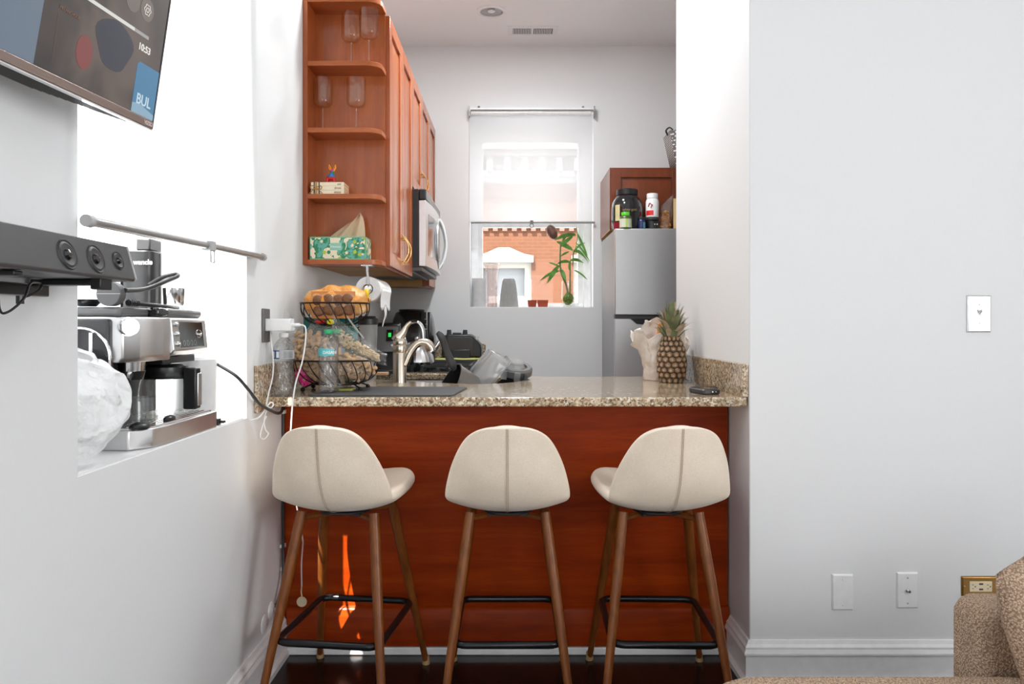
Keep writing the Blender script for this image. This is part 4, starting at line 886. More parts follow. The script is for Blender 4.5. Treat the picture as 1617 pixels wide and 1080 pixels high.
obj('fruit', b, [pm('pine_gap', S(52, 40, 30), .8), pm('pine_side', S(96, 76, 58), .8, nb=.8, ns=150, ndist=.006, var=.45), pm('pine_eye', S(156, 126, 96), .7, nb=.8, ns=150, ndist=.006, var=.4), pm('pine_tip', S(196, 170, 146), .7)], t, ang=60)
b = B(); rnd = random.Random(5)
for i in range(64):
    lev = i/63; a = i*2.399; ln = .045+.045*rnd.random()+.02*lev; tilt = 1.05-.95*lev+rnd.uniform(-.15, .15); z0 = CT+Hb-.004+.055*lev; r0 = .026*(1-lev*.7)
    d = Vector((math.cos(a), math.sin(a), 0)); P0 = Vector((pcx, pcy, z0))+d*r0; sd_ = Vector((-math.sin(a), math.cos(a), 0)); b.mi = 1 if rnd.random() < .45 else 0
    rg = []; nn = 6
    for q in range(nn+1):
        u = q/nn; c_ = P0+d*(ln*math.sin(tilt)*u*(1-.0*u))+Vector((0, 0, ln*math.cos(tilt)*u+ (.018*math.sin(u*3.1)*math.sin(tilt)))); w = .0115*(1-u)**.7*(.6+.8*math.sin(min(1, u*2+.3)*1.5))+.0006
        nr = sd_.cross(d).normalized(); rg.append([c_-sd_*w, c_+Vector((0, 0, -.002*(1-u)))+d*.002*(1-u), c_+sd_*w, c_+d*-.0015*(1-u)])
    b.rings(rg)
obj('crown', b, [pm('pine_leaf', S(122, 128, 92), .6, var=.3), pm('pine_leaf_dry', S(174, 156, 130), .7, var=.3)], t, ang=50)
# crumpled cloth/paper bag
t = thing('cloth_bag', 'crumpled off-white bag behind the pineapple', 'bag', (.634, 3.21, CT))
b = B(); cx_, cy_ = .634, 3.215
def tb(u, v):
    a = 2*math.pi*u; s_ = .75
    w = .076+.030*v**2; dd = .055+.02*v; x = w*math.copysign(abs(math.cos(a))**s_, math.cos(a)); y = dd*math.copysign(abs(math.sin(a))**s_, math.sin(a)); hh = .165+.03*math.sin(a*3+1)+.02*math.sin(a*7)+(.03 if math.cos(a) < -.6 else 0)
    p = Vector((cx_+x, cy_+y, CT+.001+hh*v)); d = noise.turbulence_vector(p*14+Vector((3, 1, 7)), 3, False)*.020*min(1, v*3+.1); d.z *= .4; d2 = p+d
    if v > .85 and math.cos(a) < -.7: d2.x -= .022*(v-.85)/.15
    d2.z = max(d2.z, CT+.001); return d2
b.grid(tb, 80, 36); obj('bag', b, M['tote'], t, solid=.0012, ang=50)
b = B()
def hdl(u, v): return Vector((cx_+.045+.045*u, 3.17+.02*u, CT+.15+.115*v+.0*u))+noise.turbulence_vector(Vector((u*3, v*3, 1)), 2, False)*.008
b.grid(hdl, 12, 12); obj('upstanding_flap', b, M['tote'], t, solid=.002)
b = B(); b.grid(lambda u, v: Vector((cx_-.085+.11*u, 3.19+.02*u, CT+.13+.135*v*(1-.25*abs(u-.5))))+noise.turbulence_vector(Vector((u*3, v*3, 4)), 2, False)*.014, 14, 14); fl = obj('inner_tissue', b, M['tote'], t)
b = B(); b.grid(lambda u, v: Vector((cx_-.040+.035*u+.020*v, 3.172, CT+.155+.085*v))+noise.turbulence_vector(Vector((u*2, v*2, 8)), 2, False)*.004, 10, 10); solo('orange_packet', b, pm('orange_packet_mat', S(246, 150, 20), .4), 'orange packet poking out of the crumpled off-white bag', 'packet', solid=.004)
b = B(); b.grid(lambda u, v: (.690+.045*u, 3.10+.03*v, CT+.002+.012*math.sin(u*6)*v+.014*v), 8, 8); solo('plastic_wrap', b, M['frost'], 'scrap of clear plastic wrap beside the crumpled bag', 'wrap', solid=.001)
for k, (x, y, a, dz, lab) in enumerate(((.655, 2.59, .25, 0, 'flat black remote on the counter, the nearer of the two'), (.695, 2.70, -.1, 0, 'flat black remote on the counter, the farther one by the wall'))):
    t = thing('remote_control', lab, 'remote control', (x, y, CT), a, 'two black remotes')
    if k:
        t.location.x = .69
        WM[t.name] = Matrix.Translation(t.location) @ Matrix.Rotation(a, 4, 'Z')
    b = B(); rg = [[(px_, py_, z) for px_, py_ in rrect(-.033-e, .033+e, -.055-e, .055+e, .012, 5)] for e, z in ((-.004, 0), (0, .004), (0, .014), (-.004, .018))]; b.rings(rg); obj('case', b, M['dark'], t, local=True, ang=30)
    b = B(); b.box(-.027, .027, -.047, .047, .018, .019); obj('top_face', b, M['blackgloss'], t, local=True)
    b = B(); b.ball((0, -.0585, .009), (.003, .002, .003), 8, 6); b.ball((.012, -.0585, .009), (.002, .0015, .002), 8, 6); obj('button', b, M['chrome'], t, local=True)

# ================================================================ fridge and the things above it
t = thing('refrigerator', 'tall stainless steel refrigerator behind the bar, beside the back wall', 'refrigerator', (.87, 4.5, 0))
fx0, fx1, fy0, fy1, FH = .569, 1.17, 4.2, 4.80, 1.68
b = B(); b.box(fx0, fx1, fy0+.05, fy1, .02, FH-.004); obj('fridge_body', b, pm('fridge_side', (.34, .34, .345, 1), .4, metal=.6), t, bevel=.004)
zs = CAM_Z+(513-500)/285.7
b = B(); b.box(fx0, fx1, fy0, fy0+.05, zs+.010, FH); obj('freezer_door', b, M['fridge'], t, bevel=.004)
hz = zs-.010; b = B()
b.prism([(fx0, .06), (fx1, .06), (fx1, hz), (fx1-.10, hz), (fx1-.15, hz-.040), (fx0+.21, hz-.040), (fx0+.12, hz-.030), (fx0+.085, hz), (fx0, hz)], fy0, fy0+.05, 'y'); obj('fridge_door', b, M['fridge'], t, bevel=.003)
b = B(); b.box(fx0+.002, fx1-.002, fy0+.012, fy0+.05, hz-.045, zs+.012); obj('handle_recess', b, M['black'], t)
b = B(); b.box(fx0, fx1, fy0-.001, fy0+.02, hz-.001, hz+.010); obj('door_trim', b, M['dark'], t)
t = thing('fridge_cabinet', 'cherry wall cabinet above the refrigerator', 'cabinet', (1.0, 4.6, 1.70))
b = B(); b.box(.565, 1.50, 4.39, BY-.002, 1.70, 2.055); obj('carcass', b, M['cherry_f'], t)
def door_y(b, x0, x1, z0, z1, yf, th=.02):
    T = Matrix(((0, 1, 0, 0), (-1, 0, 0, 0), (0, 0, 1, 0), (0, 0, 0, 1))); b.M = T
    door_x(b, x0, x1, z0, z1, -yf, th); b.M = Matrix.Identity(4)
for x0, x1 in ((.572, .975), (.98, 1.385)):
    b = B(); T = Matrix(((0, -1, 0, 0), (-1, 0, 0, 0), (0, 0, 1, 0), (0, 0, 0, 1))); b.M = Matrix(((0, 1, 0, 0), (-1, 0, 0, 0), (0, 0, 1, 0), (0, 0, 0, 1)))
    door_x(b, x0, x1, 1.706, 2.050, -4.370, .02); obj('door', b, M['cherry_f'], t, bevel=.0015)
b = B(); b.box(.566, 1.50, 4.40, BY-.01, 1.694, 1.70); obj('bottom_panel', b, M['birch'], t)
FT = FH
# big black tub
t = thing('protein_tub', 'large black screw-top tub on the refrigerator, red and yellow label', 'tub', (.655, 4.30, FT))
x, y = .650, 4.295
b = B(); b.lathe([(.0002, 0), (.078, .0), (.085, .008), (.088, .03), (.089, .12), (.083, .155), (.066, .185), (.056, .194), (.054, .20)], (x, y, FT), 48); obj('tub_body', b, M['blackgloss'], t)
b = B(); b.lathe([(.054, .196), (.060, .198), (.060, .226), (.057, .23), (.0002, .23)], (x, y, FT), 48); obj('lid', b, M['black'], t)
b = B(); b.grid(lambda u, v: (x+.0897*math.cos(R(205+35*u)), y+.0897*math.sin(R(205+35*u)), FT+.004+.036*v), 12, 2); obj('red_label', b, pm('label_red', S(130, 20, 34), .4), t)
b = B(); b.grid(lambda u, v: (x+.0897*math.cos(R(215+20*u)), y+.0897*math.sin(R(215+20*u)), FT+.046+.09*v), 12, 2); obj('cream_label', b, pm('label_cream', S(206, 198, 150), .4), t)
wrap_text(t, 'whey gold', .02, x, y, FT+.10, .0897, R(272), pm('gold_print', S(130, 110, 66), .5))
def pill(x, y, r, h, body, cap_, lab, neck=.75, z=FT, nm='supplement_bottle'):
    t = thing(nm, lab, 'bottle', (x, y, z))
    b = B(); b.lathe([(.0002, 0), (r*.9, 0), (r, .004), (r, h*.68), (r*.85, h*.77), (r*neck*.9, h*.80)], (x, y, z), 32); obj('bottle_body', b, body, t)
    b = B(); b.lathe([(r*neck, h*.79), (r*neck*1.04, h*.80), (r*neck*1.04, h*.98), (r*neck, h), (.0002, h)], (x, y, z), 32); obj('cap', b, cap_, t); return t
t = pill(.632, 4.225, .0345, .092, pm('olive_jar', S(70, 90, 40), .3), pm('lime_cap', S(90, 200, 40), .35), 'small bottle with lime green cap in front of the big black tub')
b = B(); b.grid(lambda u, v: (.632+.0349*math.cos(R(180+180*u)), 4.225+.0349*math.sin(R(180+180*u)), FT+.006+.048*v), 24, 2); obj('paper_label', b, pm('label_pale', S(206, 210, 190), .5), t)
b = B(); b.grid(lambda u, v: (.632+.0352*math.cos(R(262+18*u)), 4.225+.0352*math.sin(R(262+18*u)), FT+.006+.048*v), 8, 2); obj('green_stripe', b, pm('lime2', S(170, 200, 90), .5), t)
t = pill(.722, 4.235, .022, .066, pm('navy_jar', S(24, 40, 90), .25, coat=.4), M['black'], 'small dark blue bottle with black cap, right of the green-capped one', .85)
b = B(); b.grid(lambda u, v: (.722+.0224*math.cos(R(285+50*u)), 4.235+.0224*math.sin(R(285+50*u)), FT+.004+.034*v), 12, 2); obj('blue_label', b, pm('label_cyan', S(90, 160, 190), .4), t)
t = pill(.788, 4.27, .0375, .068, M['black'], M['dark'], 'squat black jar on the refrigerator under the white bottle', .98, nm='supplement_jar')
b = B()
for q in range(2): b.ball((.795+q*.014, 4.2335, FT+.028), (.0035, .0008, .004), 8, 6)
obj('white_mark', b, M['white'], t)
t = pill(.788, 4.27, .0365, .135, M['white'], M['white'], 'white bottle with red label stacked on the squat black jar', .82, z=FT+.068)
b = B(); b.grid(lambda u, v: (.788+.0369*math.cos(R(195+75*u)), 4.27+.0369*math.sin(R(195+75*u)), FT+.068+.010+.028*v), 12, 2); obj('red_label', b, pm('red2', S(214, 40, 40), .4), t)
b = B(); b.tube([(.788+.0369*math.cos(R(a)), 4.27+.0372*math.sin(R(a)), FT+.068+zz) for a, zz in ((225, .058), (240, .078), (255, .064), (246, .052), (262, .07))], .006, 8, flat=.3); obj('red_squiggle', b, pm('red3', S(200, 30, 30), .4), t)
# bag of granola
t = thing('granola_bag', 'clear bag of brown cereal flakes between the white bottle and the kraft pouch', 'bag', (.862, 4.29, FT))
b = B(); rnd = random.Random(2)
for i in range(300):
    z = rnd.uniform(.004, .105); w = .032*(1-z/.16); b.ball((.864+rnd.uniform(-w, w), 4.285+rnd.uniform(-.022, 0), FT+z), (.006, .004, .0045), 6, 4)
obj('cereal_flakes', b, pm('cereal', S(178, 120, 60), .8, var=.4), t, stuff=True)
b = B(); b.grid(lambda u, v: Vector((.862+(.036*math.cos(2*math.pi*u))*(1-.1*v)+.012*v, 4.285+.030*math.sin(2*math.pi*u)*(1-.7*v), FT+.17*v+.03*v*math.cos(2*math.pi*u)))+noise.turbulence_vector(Vector((u*5, v*4, 2)), 2, False)*.006*v, 32, 16); obj('bag_film', b, M['cello'], t)
t = thing('kraft_pouch', 'tan kraft pouch with a printed panel at the right of the refrigerator top', 'pouch', (.96, 4.27, FT))
b = B(); b.grid(lambda u, v: (.905+.12*u, 4.262-.025*math.sin(math.pi*u)*(1-v*.9)-.002, FT+.175*v), 16, 16, flip=False); b.grid(lambda u, v: (.905+.12*u, 4.262+.025*math.sin(math.pi*u)*(1-v*.9)+.002, FT+.175*v), 16, 16, flip=True); obj('pouch', b, pm('kraft', S(196, 172, 118), .6, nb=.3, ns=30, ndist=.008), t)
b = B(); b.grid(lambda u, v: (.922+.09*u, 4.262-.027*math.sin(math.pi*(.14+.75*u))*(1-(.25+.6*v)*.9)-.0045, FT+.045+.10*v), 12, 12); obj('printed_panel', b, pm('panel_tan', S(206, 194, 150), .6, var=.12), t)
b = B()
for q in range(9): b.box(.926, .926+.07-.02*(q % 3), 4.233+q*.002, 4.234+q*.002, FT+.055+q*.0095, FT+.0575+q*.0095)
obj('small_print', b, pm('print_brown', S(150, 140, 96), .7), t)
t = thing('small_carton', 'white carton with green lettering standing behind the kraft pouch', 'carton', (.985, 4.33, FT))
b = B(); b.box(.942, 1.03, 4.295, 4.345, FT, FT+.235); obj('carton', b, M['white'], t, bevel=.002)
text('Kashi', .026, (.948, 4.2945, FT+.205), (1, 0, 0), (0, 0, 1), pm('kgreen', S(60, 130, 80), .5), t)
b = B()
for q in range(3): b.box(.952, 1.01, 4.2942, 4.295, FT+.170+q*.010, FT+.1735+q*.010)
obj('red_print', b, pm('kred', S(200, 120, 100), .5), t)
b = B(); b.tube([(.95, 4.34, FT+.235), (.965, 4.34, FT+.250), (.985, 4.34, FT+.252), (1.0, 4.34, FT+.235)], .006, 8); obj('handle', b, M['dark'], t)
# polka dot bin on the cabinet
t = thing('storage_bin', 'grey polka-dot fabric bin on top of the fridge cabinet', 'storage bin', (1.05, 4.55, 2.056))
dotm, t_, bb = nt('polka_dots'); v = coords(t_, 'Object', (42, 42, 42), (0, 0, R(0)));
vm = t_.nodes.new('ShaderNodeVectorMath'); vm.operation = 'FRACTION'
sp = t_.nodes.new('ShaderNodeSeparateXYZ'); t_.links.new(v, sp.inputs[0])
def mth(op, a, bv=None, c=None):
    n = t_.nodes.new('ShaderNodeMath'); n.operation = op
    for i, q in enumerate((a, bv, c)):
        if q is None: continue
        if isinstance(q, (int, float)): n.inputs[i].default_value = q
        else: t_.links.new(q, n.inputs[i])
    return n.outputs[0]
XY = mth('ADD', sp.outputs[0], sp.outputs[1]); A = mth('ADD', XY, sp.outputs[2]); A2 = mth('SUBTRACT', XY, sp.outputs[2])
fa = mth('SUBTRACT', mth('FRACT', A), .5); fb = mth('SUBTRACT', mth('FRACT', A2), .5); d2 = mth('SQRT', mth('ADD', mth('MULTIPLY', fa, fa), mth('MULTIPLY', fb, fb)))
t_.links.new(ramp(t_, d2, [(.24, S(226, 220, 210)), (.28, S(108, 104, 106))]), bb.inputs['Base Color']); bb.inputs['Roughness'].default_value = .9
b = B(); z0 = 2.057; rg = [[(x, y, z0+z) for x, y in rrect(.965-.045*k, 1.12+.045*k, 4.44-.02*k, 4.62+.02*k, .02, 4)] for k, z in ((0, 0), (.5, .11), (1, .225))]
b.rings(rg, cap=False); obj('bin_wall', b, dotm, t, solid=.004)
b = B(); b.tube([(.912, 4.45, z0+.20), (.900, 4.44, z0+.225), (.918, 4.43, z0+.240), (.938, 4.425, z0+.225)], .008, 8, flat=.5); obj('handle', b, M['dark'], t)

# ================================================================ kitchen window: shade and sill
t = thing('roller_shade', 'white sheer roller shade half down over the kitchen window', 'window shade', (.125, 4.84, 1.80))
zt_, zb_ = CAM_Z+(513-182)/247, CAM_Z+(513-352)/247
b = B(); b.grid(lambda u, v: (-.272+.785*u, BY-.018, zb_+(zt_-zb_)*v), 4, 4); obj('fabric', b, M['blind2'], t)
b = B(); b.cyl((-.26, BY-.03, zt_+.008), (.50, BY-.03, zt_+.008), .018, n=20); b.box(-.268, .522, BY-.05, BY-.012, zt_+.014, zt_+.034); obj('headrail', b, M['trim'], t)
b = B(); b.box(-.272, -.266, BY-.055, BY-.001, zt_-.02, zt_+.045); b.box(.520, .526, BY-.055, BY-.001, zt_-.02, zt_+.045); b.cyl((-.262, BY-.054, zt_+.018), (.516, BY-.054, zt_+.018), .0045, n=8)
for x in (-.21, .45): b.ball((x, BY-.045, zt_+.04), .008)
obj('bracket', b, pm('bracket_grey', (.3, .3, .3, 1), .4, metal=.6), t)
b = B(); b.cyl((-.262, BY-.024, zb_), (.528, BY-.024, zb_), .0068, n=14); rb = obj('bottom_bar', b, pm('bar_grey', (.28, .28, .28, 1), .4, metal=.5), t)
b = B(); b.tube([(.125+.012*math.cos(R(a)), BY-.034, zb_-.022+.012*math.sin(R(a))) for a in range(0, 360, 30)], .0022, 6, k=0, closed=True); b.box(.115, .135, BY-.036, BY-.022, zb_-.012, zb_+.012); obj('pull_ring', b, M['grey'], rb)
SZ = kz0+.006
b = B(); b.lathe([(.0002, 0), (.045, 0), (.045, .185), (.041, .185), (.041, .006), (.0002, .006)], (-.215, BY+.06, SZ), 32); solo('white_vase', b, pm('matt_vase', (.62, .62, .62, 1), .6), 'plain grey-white cylinder vase at the left of the kitchen sill', 'vase')
b = B()
def vz(u, v): a = 2*math.pi*u; r = .030+.022*v**4+.0035*math.cos(8*a); return (-.130+r*math.cos(a), BY+.085+r*math.sin(a), SZ+.285*v)
b.grid(vz, 64, 24); solo('cut_glass_vase', b, M['vaseglass'], 'tall flared cut-glass vase on the kitchen sill', 'vase', solid=.003)
b = B()
def rv(u, v): a = 2*math.pi*u; r = (.060-.022*v**1.5-.012*max(0, v-.93)*14*.5)*(1+.025*math.cos(30*a)); return (-.020+r*math.cos(a), BY+.08+r*math.sin(a)*.8, SZ+.185*v)
b.grid(rv, 120, 16); b.f([b.v(rv(i/60, 1)) for i in range(60)]); solo('ribbed_vase', b, pm('ribbed_grey', (.34, .34, .33, 1), .7), 'ribbed grey tapered vase in the middle of the kitchen sill', 'vase')
t = thing('planter', 'low terracotta planter pair on the kitchen sill', 'planter', (.17, BY+.06, SZ))
for x0, x1 in ((.10, .160), (.164, .235)):
    b = B(); b.rings([[(x, y, SZ+z) for x, y in rrect(x0+e, x1-e, BY+.03+e, BY+.09-e, .008, 4)] for e, z in ((.006, 0), (0, .045), (.004, .045), (.008, .01))]); obj('pot', b, pm('terracotta', S(158, 66, 40), .6, var=.2), t)
# lucky bamboo in a glass
gx, gy = .365, BY+.075
t = thing('bamboo_plant', 'green bamboo plant in a glass of moss on the kitchen sill', 'potted plant', (gx, gy, SZ))
b = B(); b.lathe([(.0002, 0), (.040, 0), (.045, .006), (.036, .02), (.047, .06), (.045, .17), (.0435, .17), (.045, .06), (.034, .022), (.0002, .012)], (gx, gy, SZ), 32); obj('glass_vase', b, M['glass'], t)
b = B(); b.blob((gx, gy, SZ+.055), (.034, .034, .045), .35, 30, 4, 8, flatz=-.04); obj('moss', b, pm('moss', S(96, 120, 40), .9, nb=.8, ns=120, ndist=.01, var=.5), t)
b = B(); b.tube([(gx+.002, gy, SZ+.05), (gx-.012, gy, SZ+.14), (gx-.05, gy-.01, SZ+.24), (gx-.052, gy-.01, SZ+.38), (gx-.045, gy-.01, SZ+.42)], [.0075, .007, .0065, .006, .003], 8); b.tube([(gx+.012, gy, SZ+.05), (gx+.012, gy, SZ+.2), (gx+.012, gy, SZ+.30)], [.006, .0055, .005], 8)
b.tube([(gx+.03, gy, SZ+.28), (gx+.032, gy, SZ+.34), (gx+.036, gy, SZ+.36)], .005, 6); obj('stem', b, pm('bamboo_stem', S(112, 116, 66), .5), t)
b = B(); rnd = random.Random(12)
def leaf(p, dirv, ln, w, droop):
    d = Vector(dirv).normalized(); sd_ = d.cross(Vector((0, 1, .2))).normalized(); nn = 8; rg = []
    for q in range(nn+1):
        u = q/nn; c_ = Vector(p)+d*ln*u+Vector((0, 0, -droop*u*u)); ww_ = w*math.sin(math.pi*min(1, u*.92+.06))**.8+.0003; rg.append([c_-sd_*ww_, c_+Vector((0, .0015, 0)), c_+sd_*ww_, c_+Vector((0, -.0006, 0))])
    b.rings(rg)
for p, dv, ln, w, dr_ in (((gx-.055, gy-.01, SZ+.235), (-.9, -.1, -.1), .13, .010, .05), ((gx-.06, gy-.01, SZ+.27), (-.5, -.2, -.55), .12, .015, .03), ((gx-.055, gy-.01, SZ+.26), (-.75, .1, .5), .09, .006, .02), ((gx-.05, gy-.01, SZ+.25), (.3, -.2, -.5), .07, .012, .03),
    ((gx+.012, gy, SZ+.29), (-.6, -.2, .25), .10, .012, .05), ((gx+.012, gy, SZ+.3), (.8, -.1, .4), .10, .013, .06), ((gx+.012, gy, SZ+.30), (-.1, -.1, -.9), .06, .009, .0), ((gx-.045, gy-.01, SZ+.41), (.4, 0, .9), .12, .008, .04), ((gx+.03, gy, SZ+.35), (.5, 0, .8), .15, .008, .06),
    ((gx+.03, gy, SZ+.37), (-.55, 0, .4), .13, .015, .02), ((gx+.035, gy, SZ+.36), (.8, .1, .1), .10, .006, .08), ((gx+.03, gy, SZ+.36), (.9, 0, .5), .10, .012, .09), ((gx+.05, gy, SZ+.47), (-.9, 0, .1), .14, .014, .05), ((gx+.06, gy, SZ+.48), (.4, 0, -.9), .16, .008, .0),
    ((gx+.03, gy, SZ+.46), (-.8, -.1, -.5), .10, .012, .02), ((gx+.05, gy, SZ+.42), (.6, .1, -.6), .13, .006, .03), ((gx+.04, gy, SZ+.24), (.8, 0, -.3), .09, .006, .03), ((gx-.05, gy-.01, SZ+.33), (.7, -.1, .5), .07, .007, .01)): leaf(p, dv, ln, w, dr_)
b.tube([(gx+.034, gy, SZ+.34), (gx+.06, gy, SZ+.44), (gx+.055, gy, SZ+.52)], .003, 6)
obj('leaf_spray', b, pm('bamboo_leaf', S(92, 144, 60), .5, var=.35), t, ang=50)
t = thing('hanging_ornament', 'brown and green oval ornament hanging in the kitchen window', 'ornament', (.26, BY+.10, 1.75))
b = B(); b.ball((.262, BY+.10, 1.752), (.034, .022, .052), 20, 14); b.bm.transform(Matrix.Translation((.262, 0, 1.752)) @ Matrix.Rotation(R(-25), 4, 'Y') @ Matrix.Translation((-.262, 0, -1.752))); obj('oval_body', b, pm('ornament', S(112, 76, 62), .3, var=.3), t)
b = B(); b.tube([(.25, BY+.10, 1.80), (.245, BY+.10, 2.1), (.245, BY+.12, 2.40)], .0012, 5); obj('string', b, M['grey'], t)
# ================================================================ left window: shade, sill, coffee corner
t = thing('roller_shade', 'large white roller shade over the left wall window, sunlit from outside', 'window shade', (WX+.02, 1.87, 1.35))
b = B(); b.grid(lambda u, v: (WX+.012-.010*v+.010*(1-v)**3, 1.412+(.958-.006*v)*u, 1.345+1.42*v+.008*u), 8, 12); obj('fabric', b, M['blind'], t)
b = B(); b.cyl((WX+.020, 1.402, 1.339), (WX+.020, 2.385, 1.360), .0088, n=20); rb = obj('bottom_bar', b, pm('bar_silver', (.45, .45, .45, 1), .3, metal=.8), t)
for q_ in ((1.395, 1.412, 1.339), (2.380, 2.396, 1.3603)): b = B(); b.cyl((WX+.020, q_[0], q_[2]), (WX+.020, q_[1], q_[2]), .0115, n=20); obj('end_cap', b, M['ltgrey'], rb)
b = B(); yq = 1.960; zq = 1.348; b.box(WX+.008, WX+.034, yq-.014, yq+.014, zq-.009, zq+.014); b.tube([(WX+.030, yq-.011, zq-.010), (WX+.031, yq+.011, zq-.010), (WX+.031, yq+.011, zq-.040), (WX+.031, yq-.011, zq-.040)], .0024, 8, k=0, closed=True); obj('pull_clip', b, M['ltgrey'], rb)
b = B(); b.cyl((WX+.03, 1.40, 2.79), (WX+.03, 2.37, 2.79), .028, n=24); obj('roller_tube', b, M['trim'], t)
SL0 = wz0+.004
# coffee machine, front faces the room (+x)
t = thing('coffee_machine', 'stainless and black combination coffee and espresso machine on the window sill', 'coffee machine', (-.95, 1.87, SL0))
ya, yb2 = 1.672, 2.068
b = B(); b.prism([(-1.12, ya+.02), (-.845, ya+.0), (-.812, ya+.045), (-.806, ya+.10), (-.803, yb2), (-1.12, yb2)], SL0, SL0+.044); bs = obj('drip_base', b, M['steel'], t, bevel=.003)
b = B(); b.prism([(-1.0, ya+.02), (-.85, ya+.012), (-.820, ya+.05), (-.815, yb2-.01), (-1.0, yb2-.01)], SL0+.044, SL0+.048); 
for i in range(12): b.box(-.99+i*.014, -.984+i*.014, ya+.03, yb2-.02, SL0+.048, SL0+.0495)
obj('drip_grid', b, M['chrome'], bs)
for q_ in (((-.835, ya+.035, SL0+.05), (.020, .028, .010)), ((-.83, ya+.17, SL0+.05), (.012, .024, .010))): b = B(); b.ball(q_[0], q_[1], 16, 8); obj('float_tab', b, M['black'], bs)
b = B(); b.box(-1.12, -.965, ya+.02, yb2-.005, SL0+.04, 1.165); obj('rear_housing', b, M['dark'], t, bevel=.004)
HZ0, HZ1 = 1.062, 1.165
# head: espresso side (near) bulges, panel side (far)
b = B(); b.rings([[(-.970, ya+.006, z), (-.905, ya+.004, z), (-.870+d, ya+.018, z), (-.848+d, ya+.055, z), (-.838+d, ya+.125, z), (-.842+d*.8, ya+.155, z), (-.835, ya+.185, z), (-.970, ya+.185, z)] for z, d in ((HZ0, -.004), (HZ0+.012, .004), (HZ1-.01, .004), (HZ1, 0))]); obj('espresso_head', b, M['steel'], t, bevel=.003, ang=30)
b = B(); b.prism([(-.97, HZ0+.004), (-.838, HZ0+.008), (-.826, HZ0+.022), (-.834, HZ1-.004), (-.84, HZ1), (-.97, HZ1)], ya+.187, yb2-.002, 'y'); hp = obj('panel_head', b, M['steel'], t, bevel=.003)
def onp(y, k, off):          # point on the sloping control face
    return (-.826+(-.834+.826)*k+off, y, HZ0+.022+(HZ1-.004-HZ0-.022)*k)
b = B(); y0_, y1_ = ya+.225, yb2-.028
q = [onp(y0_, .08, .001), onp(y1_, .08, .001), onp(y1_, .92, .001), onp(y0_, .92, .001)]; q2 = [onp(y0_, .08, -.002), onp(y1_, .08, -.002), onp(y1_, .92, -.002), onp(y0_, .92, -.002)]; b.rings([q2, q]); cp = obj('touch_display', b, M['blackgloss'], hp, bevel=.001)
b = B()
for i in range(4): b.tube([onp(y0_+.020+i*.022+.006*math.cos(R(a)), .22+.09*math.sin(R(a)), .0015) for a in range(0, 360, 30)], .0005, 4, k=0, closed=True)
obj('touch_icon', b, M['ltgrey'], cp)
b = B(); b.tube([onp(y1_-.030+.0165*math.cos(R(a)), .52+.13*math.sin(R(a)), .0018) for a in range(0, 360, 20)], .0011, 6, k=0, closed=True); lg = obj('logo_ring', b, M['chrome'], cp)
text("DeLonghi", .0072, onp(y1_-.045, .48, .0016), (0, 1, 0), (0, 0, 1), M['white'], cp, bold=.0002)
for k in (.2, .52, .84):
    b = B(); p = Vector(onp(ya+.207, k, 0)); b.cyl(p, p+Vector((.007, 0, 0)), .0065, .006, 16); b.ball(p+Vector((.007, 0, .001)), (.002, .004, .003), 8, 6); obj('function_button', b, M['chrome'], hp)
b = B(); b.box(-1.10, -.868, ya+.012, ya+.187, HZ1, HZ1+.022); b.box(-1.10, -.842, ya+.187, yb2-.004, HZ1, HZ1+.022); obj('top_deck', b, M['grey'], t, bevel=.008, seg=3)
b = B(); b.box(-.875, -.842, ya+.140, ya+.195, HZ1+.0005, HZ1+.0235); obj('glossy_insert', b, M['blackgloss'], t, bevel=.006)
# steam knob and the round filter hatch on the near side
b = B(); b.cyl((-.868, ya+.035, HZ1-.022), (-.845, ya+.012, HZ1-.022), .0195, .0185, 28); b.cyl((-.862, ya+.029, HZ1-.022), (-.856, ya+.023, HZ1-.022), .021, .021, 28); kn = obj('steam_knob', b, M['chrome'], t)
b = B(); b.box(-1.12, -.885, ya-.006, ya+.02, SL0+.05, 1.160); obj('side_panel', b, M['dark'], t, bevel=.006)
b = B(); hc = (-.945, ya-.007, 1.075)
b.tube([(hc[0]+.065*math.cos(R(a)), hc[1], hc[2]+.065*math.sin(R(a))) for a in range(0, 360, 10)], .0035, 8, k=0, closed=True); hr = obj('hatch_ring', b, M['chrome'], t)
b = B(); b.lathe([(.0002, .006), (.045, .006), (.0625, .0)], hc, 40, Matrix.Rotation(R(90), 3, 'X')); obj('hatch', b, M['blackgloss'], hr)
b = B(); b.tube([(hc[0]-.045, hc[1]-.008, 1.03), (hc[0], hc[1]-.012, 1.062), (hc[0]+.05, hc[1]-.008, 1.03)], .006, 8); b.box(hc[0]+.022, hc[0]+.030, hc[1]-.008, hc[1], 1.04, 1.13); obj('hatch_bar', b, M['chrome'], hr)
b = B(); b.cyl((-.890, ya+.098, HZ0-.022), (-.890, ya+.098, HZ0+.004), .032, .034, 28); gh = obj('group_head', b, M['chrome'], t)
b = B(); b.cyl((-.890, ya+.098, HZ0-.042), (-.890, ya+.098, HZ0-.022), .028, .034, 24); b.tube([(-.885, ya+.09, HZ0-.03), (-.865, ya+.035, HZ0-.032), (-.85, ya-.0, HZ0-.04)], .010, 10); obj('filter_handle', b, M['black'], gh)
b = B(); b.box(-.965, -.855, ya+.19, yb2-.02, HZ0-.012, HZ0+.006); b.cyl((-.895, 1.95, HZ0-.03), (-.895, 1.95, HZ0-.01), .018, n=16); obj('brew_spout', b, M['black'], t, bevel=.002)
